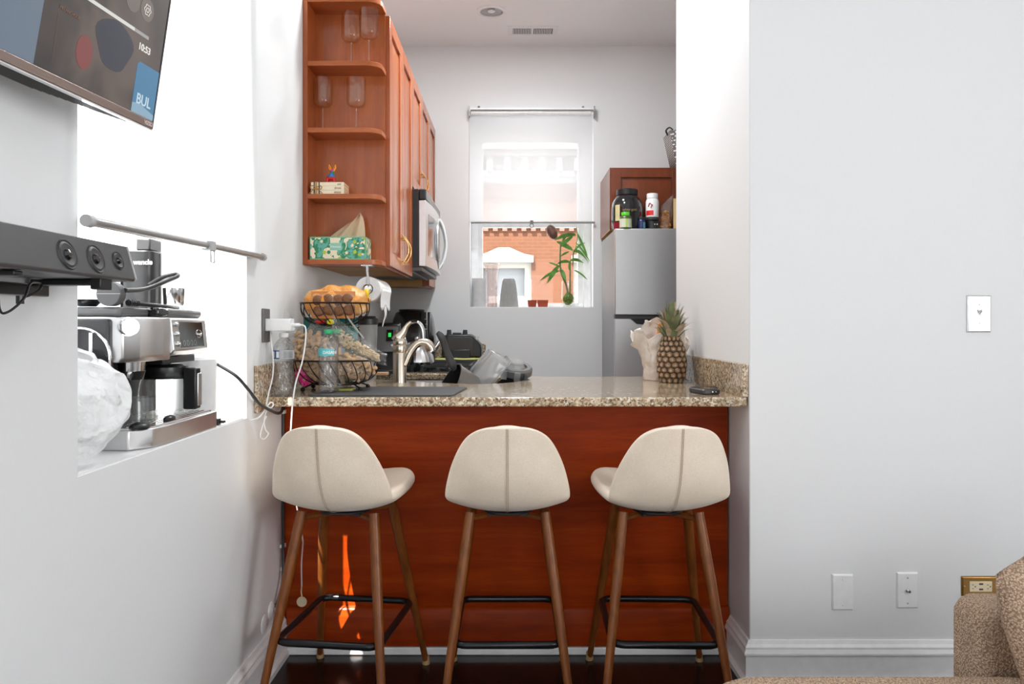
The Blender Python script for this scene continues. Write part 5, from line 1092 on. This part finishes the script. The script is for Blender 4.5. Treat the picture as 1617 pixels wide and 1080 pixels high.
# carafe
cxx, cyy, cz = -.893, 1.955, SL0+.0500
t = thing('glass_carafe', 'glass coffee carafe with black lid standing in the coffee machine', 'carafe', (cxx, cyy, cz))
b = B(); b.lathe([(.0002, 0), (.052, 0), (.060, .006), (.064, .03), (.062, .07), (.054, .10), (.048, .112), (.0465, .112), (.052, .098), (.060, .07), (.062, .03), (.058, .008), (.0002, .004)], (cxx, cyy, cz), 40); obj('carafe_glass', b, M['glass'], t)
b = B(); b.lathe([(.0002, .128), (.040, .127), (.050, .120), (.051, .104), (.057, .094), (.055, .091), (.048, .100)], (cxx, cyy, cz), 36); obj('lid', b, M['black'], t)
b = B(); b.box(cxx+.052, cxx+.086, cyy-.015, cyy+.017, cz+.012, cz+.118); b.box(cxx+.030, cxx+.06, cyy-.012, cyy+.014, cz+.105, cz+.122); hd = obj('handle', b, M['black'], t, bevel=.004)
b = B(); b.box(cxx+.070, cxx+.088, cyy-.005, cyy+.0185, cz+.020, cz+.104); obj('handle_plate', b, M['steel'], hd, bevel=.002)
b = B()
for k in range(5): a_ = R(-52); b.box(cxx+.0625*math.cos(a_)-.001, cxx+.0625*math.cos(a_)+.0012, cyy+.0625*math.sin(a_)-.008, cyy+.0625*math.sin(a_)+.008, cz+.025+k*.014, cz+.026+k*.014)
obj('level_mark', b, M['ltgrey'], t)
# glass mug
t = thing('glass_mug', 'small clear glass mug on the drip tray of the coffee machine', 'mug', (-.846, 1.755, SL0+.0498))
mx_, my_, mz_ = -.850, 1.752, SL0+.0500
b = B(); b.lathe([(.0002, 0), (.030, 0), (.031, .004), (.0315, .062), (.0295, .062), (.029, .008), (.0002, .006)], (mx_, my_, mz_), 32); obj('cup', b, M['pink_glass'] if 0 else M['mugglass'] if 'mugglass' in M else thin('mug_glass', (.985, .99, .99), 2.0, .02, .4, (.55, .56, .56)), t)
b = B(); b.tube([(mx_+.030, my_+.006, mz_+.052), (mx_+.050, my_+.018, mz_+.046), (mx_+.050, my_+.018, mz_+.022), (mx_+.030, my_+.006, mz_+.014)], .004, 10); obj('handle', b, thin('mug_glass_handle', (.97, .97, .97), 2.0, .02, .4, (.55, .56, .56)), t)
# white canister behind the machine
b = B(); b.lathe([(.0002, 0), (.056, 0), (.058, .004), (.058, .180), (.052, .188), (.0002, .190)], (-.900, 2.160, SL0), 36); solo('white_canister', b, M['white'], 'plain white cylinder canister behind the coffee machine on the sill', 'canister')
# grinder on top
DZ = HZ1+.022
t = thing('coffee_grinder', 'tall black coffee grinder standing on the coffee machine', 'grinder', (-.985, 2.02, DZ))
gx_, gy_ = -.985, 2.025
b = B(); b.rings([[(gx_+x, gy_+y, z) for x, y in rrect(-.042, .042, -.04, .04, .022, 5)] for z in (DZ, DZ+.008, DZ+.155)]); gb = obj('grinder_body', b, M['black'], t, bevel=.003, ang=60)
for q_ in ((gx_-.050, gx_-.040, gy_-.036, gy_+.036), (gx_+.0425, gx_+.046, gy_+.010, gy_+.036)): b = B(); b.box(*q_, DZ, DZ+.15); obj('silver_side', b, M['steel'], gb)
text('wancle', .018, (gx_-.004, gy_-.0408, DZ+.118), (1, 0, 0), (0, 0, 1), M['white'], gb, bold=.0004)
b = B(); b.box(gx_+.0, gx_+.036, gy_-.034, gy_+.034, DZ+.155, DZ+.187); obj('lid', b, M['dark'], t, bevel=.004)
b = B(); b.lathe([(.034, .155), (.036, .16), (.036, .176), (.030, .178)], (gx_-.035, gy_, DZ), 28); obj('clear_hopper', b, M['frost'], t)
b = B(); b.lathe([(.0002, 0), (.024, 0), (.026, .003), (.028, .046), (.0265, .046), (.0245, .004), (.0002, .003)], (-.905, 2.035, DZ+.012), 32); solo('dosing_cup', b, M['chrome'], 'small shiny steel cup on the coffee machine beside the black grinder', 'cup')
b = B(); b.lathe([(.0002, 0), (.022, 0), (.026, .004), (.022, .010), (.0002, .011)], (-.905, 2.035, DZ+.0004), 28); gm_ = thin('glass_dish_mat', (.93, .94, .94), 1.8, .05, .35, (.5, .5, .5)); solo('glass_saucer', b, gm_, 'low round glass dish under the small steel cup', 'dish')
b = B(); b.lathe([(.0002, 0), (.024, 0), (.025, .012), (.022, .018), (.0002, .018)], (-.868, 2.052, DZ+.0004), 28); solo('glass_saucer', b, gm_, 'low round glass dish just right of the small steel cup', 'dish')
# portafilter with curved lead
t = thing('portafilter', 'round dark portafilter lying on its edge at the near end of the coffee machine top', 'portafilter', (-.888, 1.69, DZ))
dc = (-.893, 1.690, DZ+.029)
b = B(); b.cyl((dc[0], dc[1]-.010, dc[2]), (dc[0], dc[1]+.016, dc[2]), .0275, .0275, 40); obj('disc', b, pm('disc_grey', (.10, .10, .10, 1), .5), t, bevel=.002)
b = B(); b.box(dc[0]-.027, dc[0]+.027, dc[1]-.0105, dc[1]-.010, dc[2]-.0006, dc[2]+.0006); obj('moulding_seam', b, M['ltgrey'], t)
b = B(); b.tube([(dc[0]+.028, dc[1]+.01, dc[2]+.008), (-.868, 1.80, DZ+.045), (-.862, 1.89, DZ+.068), (-.858, 1.95, DZ+.085), (-.868, 1.955, DZ+.090), (-.875, 1.90, DZ+.078), (-.885, 1.85, DZ+.055)], .0055, 10); obj('curved_handle', b, M['black'], t)
b = B(); b.tube([(-.87, 1.72, DZ+.010), (-.865, 1.80, DZ+.008), (-.862, 1.90, DZ+.006), (-.875, 1.99, DZ+.005)], .0045, 8)
for i in range(5): b.cyl((-.869, 1.722+i*.009, DZ+.010), (-.869, 1.727+i*.009, DZ+.010), .0075, n=10)
solo('coiled_lead', b, M['black'], 'thick black cord with ribbed end lying on the coffee machine top', 'cord')
b = B(); b.lathe([(.0002, 0), (.018, 0), (.034, .016), (.032, .016), (.017, .003)], (-.955, 1.71, DZ+.001), 28); solo('black_scoop', b, M['blackgloss'], 'shallow black dish at the left of the round dark portafilter', 'dish')
# plastic bag
t_b = B()
def bagf(u, v):
    a = 2*math.pi*u; k = math.sin(math.pi*min(1, .10+.80*v))**.5
    x = -.935+.132*k*math.cos(a)*(1-.12*v); y = 1.540+.120*k*math.sin(a); z = SL0+.002+.215*v
    p = Vector((x, y, z)); cr = noise.turbulence_vector(p*8+Vector((5, 2, 1)), 3, False)
    p += cr*.050*(.2+.8*v); rdg = (abs(noise.noise(Vector((p.x*14, p.y*14, p.z*9))))*.024+abs(noise.noise(p*34))*.005); p += Vector((math.cos(a), math.sin(a), .3))*rdg
    p.z = max(p.z, SL0+.001); p.x = min(p.x, WX-.001) if p.z < .9 else p.x; return p
t_b.grid(bagf, 140, 80); solo('plastic_bag', t_b, M['bagplastic'], 'crumpled white plastic carrier bag at the near end of the window sill', 'plastic bag', ang=40)
b = B(); b.box(-.835, -.812, 2.10, 2.122, SL0+.012, SL0+.030); b.box(-.812, -.797, 2.104, 2.106, SL0+.018, SL0+.024); b.box(-.812, -.797, 2.115, 2.117, SL0+.018, SL0+.024); solo('power_plug', b, M['black'], 'small black power plug lying on the sill right of the coffee machine', 'plug', bevel=.002).location.z = SL0
# cables
b = B(); b.tube([(-.845, 2.175, 1.035), (-.80, 2.20, 1.0), (-.785, 2.26, .955), (-.778, 2.34, .905), (-.76, 2.40, .876), (-.76, 2.47, .860), (-.775, 2.56, .857), (-.792, 2.63, .868), (-.796, 2.645, .84), (-.796, 2.642, .6), (-.792, 2.63, .35), (-.785, 2.60, .27), (-.79, 2.56, .215), (-.801, 2.55, .20)], .005, 8); solo('power_cable', b, M['dark'], 'dark cable from the window sill, under the counter and down the panel edge', 'cable')
for z in (.845, .38, .30, .24):
    b = B(); b.box(-.803, -.788, 2.632, 2.652, z-.006, z+.006); solo('cable_clip', b, M['white'], {.845: 'white cable clip just under the granite at the left wall', .38: 'topmost of three white cable clips low on the panel edge', .30: 'middle white cable clip low on the panel edge', .24: 'lowest white cable clip on the panel edge'}[z], 'cable clip')
for y, lab in ((2.53, 'round white cable cover on the left wall with a cable in it'), (2.46, 'empty round white cable cover above the left baseboard')):
    t = thing('cable_cover', lab, 'wall plate', (WX, y, .19), 0, 'round wall plates')
    b = B(); b.lathe([(.0002, .008), (.022, .007), (.030, .003), (.031, 0)], (WX, y, .195 if y > 2.5 else .178), 28, Matrix.Rotation(R(90), 3, 'Y')); obj('plate', b, M['white'], t)
    b = B(); b.ball((WX+.008, y, .195 if y > 2.5 else .178), (.003, .004, .004), 8, 6); obj('screw', b, M['ltgrey'], t)
# outlet and charger on the left wall
t = thing('wall_outlet', 'steel outlet plate on the left wall above the counter end', 'outlet', (WX, 2.475, 1.14))
b = B(); b.box(WX+.0005, WX+.006, 2.435, 2.505, 1.09, 1.20); obj('cover_plate', b, M['grey'], t, bevel=.003)
t = thing('phone_charger', 'white block charger plugged into the left wall outlet', 'charger', (WX+.03, 2.49, 1.13))
b = B(); b.rings([[(WX+x, 2.475+y, 1.147+z) for y, z in rrect(-.023, .023, -.020, .020, .005, 4)] for x in (.006, .05, .085, .088)]); obj('adapter_block', b, M['white'], t, bevel=.002)
b = B(); b.rings([[(WX+x, 2.515+y*.5, 1.147+z) for y, z in rrect(-.023, .023, -.015, .015, .005, 4)] for x in (.005, .03, .045)]); obj('second_block', b, M['white'], t)
b = B(); b.cyl((-.715, 2.475, 1.147), (-.690, 2.475, 1.147), .0055, n=12)
b.tube([(-.690, 2.475, 1.147), (-.672, 2.47, 1.140), (-.668, 2.46, 1.10), (-.676, 2.45, 1.03), (-.692, 2.435, .965), (-.698, 2.425, .915), (-.700, 2.420, .88), (-.705, 2.42, .80), (-.712, 2.43, .70), (-.700, 2.46, .58), (-.69, 2.50, .45), (-.705, 2.56, .40), (-.720, 2.60, .33), (-.722, 2.61, .25)], .0024, 8)
cb = solo('charging_cable', b, M['white'], 'white charging cable hanging over the counter edge down to a round charger', 'cable')
t = thing('watch_charger', 'round white watch charger hanging on its cable near the left stool', 'charger', (-.722, 2.61, .19))
b = B(); b.lathe([(.0002, -.004), (.016, -.004), (.0175, -.001), (.0175, .003), (.0002, .004)], (-.722, 2.612, .196), 28, Matrix.Rotation(R(90), 3, 'X')); obj('puck', b, M['offwhite'], t)
b = B(); b.tube([(-.722, 2.61, .25), (-.724, 2.611, .23), (-.722, 2.612, .214)], .0022, 6); obj('cable_end', b, M['offwhite'], t)
b = B(); b.tube([(-.79, 2.49, 1.13), (-.782, 2.47, 1.09), (-.776, 2.47, 1.03), (-.772, 2.45, .98), (-.775, 2.42, .93), (-.775, 2.40, .895), (-.762, 2.40, .885), (-.757, 2.41, .895), (-.765, 2.40, .90), (-.785, 2.37, .862), (-.80, 2.33, .855)], .0024, 8)
b.tube([(-.80, 2.33, .855), (-.81, 2.28, .8675+.004), (-.83, 2.22, .885), (-.85, 2.17, .90)], .0012, 6)
b.tube([(-.772, 2.395, .882), (-.778, 2.385, .85), (-.772, 2.38, .82), (-.765, 2.385, .805), (-.775, 2.375, .79), (-.785, 2.37, .80), (-.780, 2.38, .835), (-.772, 2.39, .86)], .0022, 6); solo('loose_cable', b, M['white'], 'thin white cable looped beside the window corner below the charger', 'cable')

# ================================================================ television and soundbar
P = Vector((-.68, 1.435, 1.5165)); dv = Vector((.086, 1, 0)).normalized(); tl_ = R(8.6)
nrm0 = Vector((dv.y, -dv.x, 0)); up_t = (nrm0*math.sin(tl_)+Vector((0, 0, 1))*math.cos(tl_)).normalized(); nr = (nrm0*math.cos(tl_)-Vector((0, 0, 1))*math.sin(tl_)).normalized()
TV = Matrix((-dv, up_t, nr)).transposed().to_4x4(); TV.translation = P       # local: x = towards the camera, y = up, z = out of the screen
if TV.determinant() < 0: pass
t = thing('television', 'wall mounted television tilted down over the left wall, showing a dark menu', 'television', (-.70, 1.1, 1.52))
W_, H_ = .93, .53
b = B(); b.M = TV; b.box(0, W_, 0, H_, -.012, 0); obj('cabinet_frame', b, M['black'], t, bevel=.002)
b = B(); b.M = TV; pl = [(.003, -.011), (.03, -.022), (.10, -.045), (.20, -.066), (.32, -.080), (.61, -.080), (.73, -.066), (.90, -.022), (.927, -.011)]; b.prism(pl[::-1], .0005, H_*.6, 'y'); b.prism([(x_, z_*.6) for x_, z_ in pl][::-1], H_*.6, H_-.02, 'y'); bmesh.ops.recalc_face_normals(b.bm, faces=b.bm.faces); rs_ = obj('rear_shell', b, M['dark'], t, ang=40)
b = B(); b.M = TV
for i in range(14): b.prism([(.034+.0145*i, -.018-.004*i), (.90-.0145*i, -.018-.004*i), (.90-.0145*i, -.0192-.004*i), (.034+.0145*i, -.0192-.004*i)], -.0012, .001, 'y')
bmesh.ops.recalc_face_normals(b.bm, faces=b.bm.faces); obj('vent_grille', b, M['grey'], rs_)
b = B(); b.M = TV; b.box(.0, W_, -.001, .014, -.012, .0016); obj('bottom_bezel', b, brushed('bezel_bronze', (.30, .23, .20, 1), .35, (300, 1, 1)), t, bevel=.001)
b = B(); b.M = TV; b.box(.0005, W_, -.0035, -.0012, -.010, .001); obj('silver_edge', b, M['chrome'], t)
b = B(); b.M = TV; b.box(0, .003, .0, H_, -.008, .0018); obj('side_bezel', b, M['blackgloss'], t)
def emis(name, col, es, rough=.15):
    m, t_, b_ = nt(name); b_.inputs['Base Color'].default_value = (.01, .01, .01, 1); b_.inputs['Roughness'].default_value = rough
    b_.inputs['Emission Color'].default_value = col; b_.inputs['Emission Strength'].default_value = es; return m
m, t_, bb = nt('screen_picture'); v = coords(t_, 'Object', (1, 1, 1)); f = noise_n(t_, v, 6, 3, .5, .3)
c = ramp(t_, f, [(.35, S(34, 30, 30)), (.5, S(64, 54, 50)), (.62, S(92, 78, 70))]); t_.links.new(c, bb.inputs['Emission Color']); bb.inputs['Emission Strength'].default_value = .8; bb.inputs['Base Color'].default_value = (.01, .01, .01, 1); bb.inputs['Roughness'].default_value = .08
b = B(); b.M = TV; b.box(.003, W_-.003, .014, H_-.004, -.002, .0008); scr = obj('screen', b, m, t)
def on_tv(px, py):          # where a sight line meets the screen, in screen coordinates
    d = Vector(((px-808.5)/1200, 1, -(py-513)/1200)); o = Vector((0, 0, CAM_Z)); k = (P-o).dot(nr)/d.dot(nr); q = TV.inverted() @ (o+d*k); return q.x, q.y
def tvpoly(pts, mat, nm, z=.0012, par=None):
    b = B(); b.M = TV; b.prism(pts[::1], z-.0003, z); bmesh.ops.recalc_face_normals(b.bm, faces=b.bm.faces); return obj(nm, b, mat, par or t)
q0, q1 = on_tv(208, 40), on_tv(234, 61); e1 = on_tv(150, -6)
yb_ = q1[1]
tvpoly([(q1[0], yb_-.003), (q1[0]+.044, yb_-.003), (q1[0]+.044, yb_+.003), (q1[0], yb_+.003)], emis('bar_dim', S(150, 150, 148), .9), 'progress_track', par=scr)
tvpoly([(q1[0]+.044, yb_-.003), (q1[0]+.30, yb_-.003), (q1[0]+.30, yb_+.003), (q1[0]+.044, yb_+.003)], emis('bar_lit', S(206, 206, 200), .9), 'progress_bar', par=scr)
def tvtext(s_, size, px, py, mat, nm='lettering', z=.0014, bold=.0003, align='LEFT'):
    x, y = on_tv(px, py); o = TV @ Vector((x, y, z)); return text(s_, size, o, dv, up_t, mat, scr, nm, bold=bold, align=align)
tvtext('10:53', .017, 217, 76, emis('digits', S(220, 218, 210), .9))
g = on_tv(232, 16); tvpoly([(g[0]+.020*math.cos(R(a)), g[1]+.020*math.sin(R(a))) for a in range(0, 360, 15)], emis('round_button', S(104, 92, 86), .9), 'round_button', par=scr)
b = B(); b.M = TV; b.tube([(g[0]+(.009+.0012*math.cos(a*6*math.pi/18))*math.cos(R(a*10)), g[1]+(.009+.0012*math.cos(a*6*math.pi/18))*math.sin(R(a*10)), .0018) for a in range(36)], .0007, 4, k=0, closed=True); b.tube([(g[0]+.004*math.cos(R(a*20)), g[1]+.004*math.sin(R(a*20)), .0018) for a in range(18)], .0007, 4, k=0, closed=True); obj('gear_icon', b, emis('icon_white', S(214, 210, 204), .9), scr)
g2 = on_tv(210, 0); tvpoly([(g2[0]+.020*math.cos(R(a)), g2[1]+.020*math.sin(R(a))) for a in range(0, 360, 15)], emis('round_button2', S(104, 92, 86), .9), 'round_button', par=scr)
u0 = on_tv(206, 172)[0]; lo = .0145; hi = on_tv(217, 95)[1]
tvpoly([(.004, lo), (u0, lo), (u0, hi-.006), (u0-.006, hi), (.004, hi)], emis('blue_tile', S(56, 112, 148), .95), 'blue_tile', par=scr)
tvpoly([(.004, lo), (u0, lo), (u0, lo+.016), (u0-.02, lo+.020), (.004, lo+.01)], emis('tile_cloud', S(128, 160, 180), .9), 'tile_cloud', z=.0014, par=scr)
tvtext('BUL', .026, 213, 161, emis('tile_text', S(176, 196, 208), .95), bold=.0004)
a0, a1 = on_tv(118, 60), on_tv(146, 104)
tvpoly([((a0[0]+a1[0])/2+.020*math.cos(R(a)), (a0[1]+a1[1])/2+.027*math.sin(R(a))) for a in range(0, 360, 15)], emis('red_shape', S(126, 58, 56), .8), 'red_picture_area', par=scr)
g3 = on_tv(180, 72); tvpoly([(g3[0]+.050*math.cos(R(a))*(1+.15*math.sin(R(a*3))), g3[1]+.042*math.sin(R(a))) for a in range(0, 360, 15)], emis('navy_shape', S(38, 42, 56), .8), 'navy_picture_area', z=.0010, par=scr)
l0 = on_tv(92, 20); l1 = on_tv(76, 95); tvpoly([(l0[0], l0[1]), (l0[0]+.0008, l0[1]), (l0[0]+.0008, l1[1]), (l0[0], l1[1])], emis('picture_line', S(96, 78, 66), .8), 'picture_line', par=scr)
tvtext('MELANCHOLIE', .007, 93, 12, emis('faint_words', S(112, 84, 72), .8), bold=0)
c0 = on_tv(60, 40); tvpoly([(c0[0], .0145), (c0[0]+.38, .0145), (c0[0]+.38, .5), (c0[0]-.02, .5)], emis('pale_area', S(104, 118, 134), .8), 'pale_picture_area', z=.0010, par=scr)
o = TV @ Vector((.030, .0035, .0018)); text('VIZIO', .0105, o, dv, up_t, emis('logo_silver', S(214, 196, 188), .6), t, bold=.0002)
b = B(); b.box(WX+.002, WX+.02, .95, 1.25, 1.62, 1.92); b.box(WX+.02, -.72, 1.05, 1.15, 1.70, 1.84); obj('wall_mount', b, M['black'], t)
# soundbar
t = thing('soundbar', 'long dark grey soundbar with exposed round drivers mounted on the left wall', 'soundbar', (-.72, 1.1, 1.22))
sy0, sy1 = .55, 1.343
prf = [(-.680, 1.285), (-.6640, 1.2275), (-.6665, 1.2225), (-.775, 1.2225), (-.780, 1.285)]
b = B(); b.prism(prf, sy0, sy1-.003, 'y'); bmesh.ops.recalc_face_normals(b.bm, faces=b.bm.faces); sb = obj('soundbar_body', b, pm('soundbar_grey', (.055, .055, .055, 1), .42, nb=.05, ns=300), t, bevel=.0015)
b = B(); b.prism([(x+.001, z+.0002) for x, z in prf], sy1-.003, sy1+.001, 'y'); bmesh.ops.recalc_face_normals(b.bm, faces=b.bm.faces); obj('end_cap', b, M['ltgrey'], t)
fn_ = (Vector((-.6640, 0, 1.2275))-Vector((-.680, 0, 1.285))); up2 = -fn_.normalized(); nn2 = Vector((up2.z, 0, -up2.x)).normalized()
if nn2.x < 0: nn2 = -nn2
RotF = Matrix((Vector((0, 1, 0)), up2, nn2)).transposed()
for px, py, r in ((106, 402, .0215), (151, 409, .0215), (186, 412, .0145)):
    # centre on the front face
    d = Vector(((px-808.5)/1200, 1, -(py-513)/1200)); o = Vector((0, 0, CAM_Z)); q = Vector((-.680, 0, 1.285)); k = (q-o).dot(nn2)/d.dot(nn2); ctr = o+d*k
    b = B()
    b.lathe([(r*1.12, .0002), (r*1.06, .0022), (r*.98, .0010), (r*.95, .0006)], ctr, 36, RotF); dr2 = obj('driver_ring', b, M['dark'], t)
    b = B()
    b.lathe([(r*.95, .0010), (r*.80, .0024), (r*.42, .0006), (r*.0001, .0008)], ctr, 36, RotF); obj('cone', b, M['dark'], dr2)
    b = B(); b.lathe([(r*.40, .0012), (r*.30, .0050), (.0002, .0066)], ctr, 24, RotF); obj('dust_cap', b, M['blackgloss'], dr2)
b = B(); b.box(WX+.002, -.745, 1.02, 1.06, 1.195, 1.222); b.box(WX+.004, WX+.012, 1.0, 1.30, 1.195, 1.215); b.box(-.745, -.675, 1.03, 1.05, 1.214, 1.2215); b.box(-.79, -.690, 1.245, 1.275, 1.2120, 1.2220); b.box(-.690, -.672, 1.242, 1.278, 1.205, 1.228); obj('shelf_bracket', b, M['black'], t, bevel=.002)
b = B(); b.tube([(-.70, 1.035, 1.222), (-.705, 1.045, 1.17), (-.703, 1.06, 1.165), (-.70, 1.09, 1.185), (-.71, 1.12, 1.208), (-.72, 1.16, 1.210), (-.715, 1.15, 1.20), (-.72, 1.13, 1.19), (-.725, 1.12, 1.188)], .0018, 8)
b.cyl((-.725, 1.12, 1.178), (-.725, 1.12, 1.190), .0055, n=10); solo('thin_cable', b, M['black'], 'thin black cable hanging in a loop below the soundbar', 'cable')

# ================================================================ right wall plates
RY = 2.44
def plate(name, lab, cat, px0, px1, py0, py1, mat, bev=.003):
    a = px3(px0, py1, RY); c = px3(px1, py0, RY); t = thing(name, lab, cat, ((a.x+c.x)/2, RY, (a.z+c.z)/2))
    b = B(); e = .004; b.rings([[(x, y, z) for x, z in ((a.x+q, a.z+q), (c.x-q, a.z+q), (c.x-q, c.z-q), (a.x+q, c.z-q))] for q, y in ((0, RY-.0004), (.0005, RY-.002), (e, RY-.006))]); bmesh.ops.recalc_face_normals(b.bm, faces=b.bm.faces); obj('cover_plate', b, mat, t, bevel=.0012); return t, (a.x+c.x)/2, (a.z+c.z)/2, c.z-a.z
def screws(t, pts, mat):
    for x, z in pts: b = B(); b.ball((x, RY-.006, z), (.0030, .0015, .0030), 12, 6); obj('screw', b, mat, t)
t, x, z, h = plate('light_switch', 'brushed steel toggle light switch on the right wall', 'light switch', 1526, 1564, 466, 525, M['steel'])
screws(t, ((x, z+h*.25), (x, z-h*.25)), M['chrome'])
b = B(); b.box(x-.005, x+.005, RY-.0068, RY-.0055, z-.012, z+.012); tg_ = obj('toggle_base', b, M['white'], t); b = B(); b.tube([(x, RY-.005, z+.002), (x+.001, RY-.018, z+.012)], [.0045, .0035], 10, k=0); obj('toggle', b, M['white'], tg_)
t, x, z, h = plate('blank_wall_plate', 'blank white wall plate low on the right wall', 'wall plate', 1313, 1347, 906, 963, M['white']); screws(t, ((x, z+h*.35), (x, z-h*.35)), M['white'])
t, x, z, h = plate('coax_wall_plate', 'white wall plate with a round cable jack low on the right wall', 'wall plate', 1415, 1449, 903, 960, M['white']); screws(t, ((x, z+h*.35), (x, z-h*.35)), M['ltgrey'])
b = B(); b.cyl((x, RY-.006, z), (x, RY-.018, z), .0048, .0045, 14); b.cyl((x, RY-.006, z), (x, RY-.010, z), .0070, .0065, 6); obj('jack', b, M['chrome'], t)
t, x, z, h = plate('wall_outlet', 'brass outlet plate lying sideways behind the sofa pillow', 'outlet', 1517, 1576, 909, 941, M['brassplate'])
screws(t, ((x-.051, z),), M['brass'])
b = B(); b.box(x-.036, x+.036, RY-.0085, RY-.0055, z-.0165, z+.0165); so = obj('socket_face', b, M['offwhite'], t, bevel=.001)
b = B()
for sx in (-.026, .022):
    for sz in (-.006, .006): b.box(x+sx-.003, x+sx+.003, RY-.0088, RY-.0084, z+sz-.0008, z+sz+.0008)
    b.ball((x+sx+.008, RY-.0085, z), (.0022, .0005, .0022), 8, 6)
for sz in (-.0085, .0085): b.box(x-.006, x+.007, RY-.0088, RY-.0084, z+sz-.0026, z+sz+.0026)
obj('slot', b, M['dark'], so)

# ================================================================ sofa
t = thing('sofa', 'taupe boucle sofa with rounded seat at the lower right', 'sofa', (1.2, 1.1, 0))
b = B(); arc = [(.36+.13-.13*math.cos(R(a)), 1.56-.13+.13*math.sin(R(a))) for a in range(0, 91, 9)]
pl = [(.36, .5)]+arc+[(1.00, 1.560), (1.12, 1.545), (1.9, 1.53), (1.9, .5)]; pl = pl[::-1]
def shr(p, e):
    c = Vector((1.0, 1.0)); return [(x+(.02 if 0 else 0)+e*(1 if x < .6 else -1 if x > 1.8 else 0), y-e*(1 if y > 1.4 else -1 if y < .6 else 0)) for x, y in p]
b.rings([[(x, y, z) for x, y in shr(pl, e)] for e, z in ((.03, .07), (0, .10), (0, .400), (.004, .420), (.014, .431), (.03, .434))]); bmesh.ops.recalc_face_normals(b.bm, faces=b.bm.faces); obj('seat_cushion', b, M['boucle'], t, ang=60)
b = B(); b.rings([[(x, y, z) for x, y in rrect(.975+e, 1.9-e, 1.575+e, 1.70-e*.5, .03, 5)] for e, z in ((.01, .08), (0, .12), (0, .52), (.008, .54), (.02, .55))]); obj('backrest', b, M['boucle'], t, ang=60)
b = B(); b.box(.5, .56, .6, .66, 0, .075); b.box(1.7, 1.76, 1.4, 1.46, 0, .075); b.box(.5, .56, 1.38, 1.44, 0, .075); obj('leg', b, M['black'], t)
pcn = Vector((1.155, 1.47, .545)); b = B()
Fp = Matrix.Translation(pcn) @ Matrix.Rotation(R(14), 4, 'Z') @ Matrix.Rotation(R(-14), 4, 'Y') @ Matrix.Rotation(R(-14), 4, 'X'); b.M = Fp
def pil(u, v, s_):
    x = (u*2-1); z = (v*2-1); th = .058*((1-abs(x)**2.5)*(1-abs(z)**2.5))**.45; k = 1-.055*(1-abs(x))*abs(z)**3-.0; k2 = 1-.055*(1-abs(z))*abs(x)**3
    x2, z2 = x*(1-.13*z*z), z*(1-.13*x*x-.04*(1-abs(x))); w_ = noise.noise(Vector((x*2, z*2, 3)))*.006; return (x2*.215, s_*th+w_, z2*.205+w_)
b.grid(lambda u, v: pil(u, v, -1), 28, 28, flip=False); b.grid(lambda u, v: pil(u, v, 1), 28, 28, flip=True); bmesh.ops.remove_doubles(b.bm, verts=b.bm.verts, dist=.0005); solo('throw_pillow', b, M['boucle'], 'taupe boucle throw pillow leaning on the low sofa back', 'pillow', ang=80)
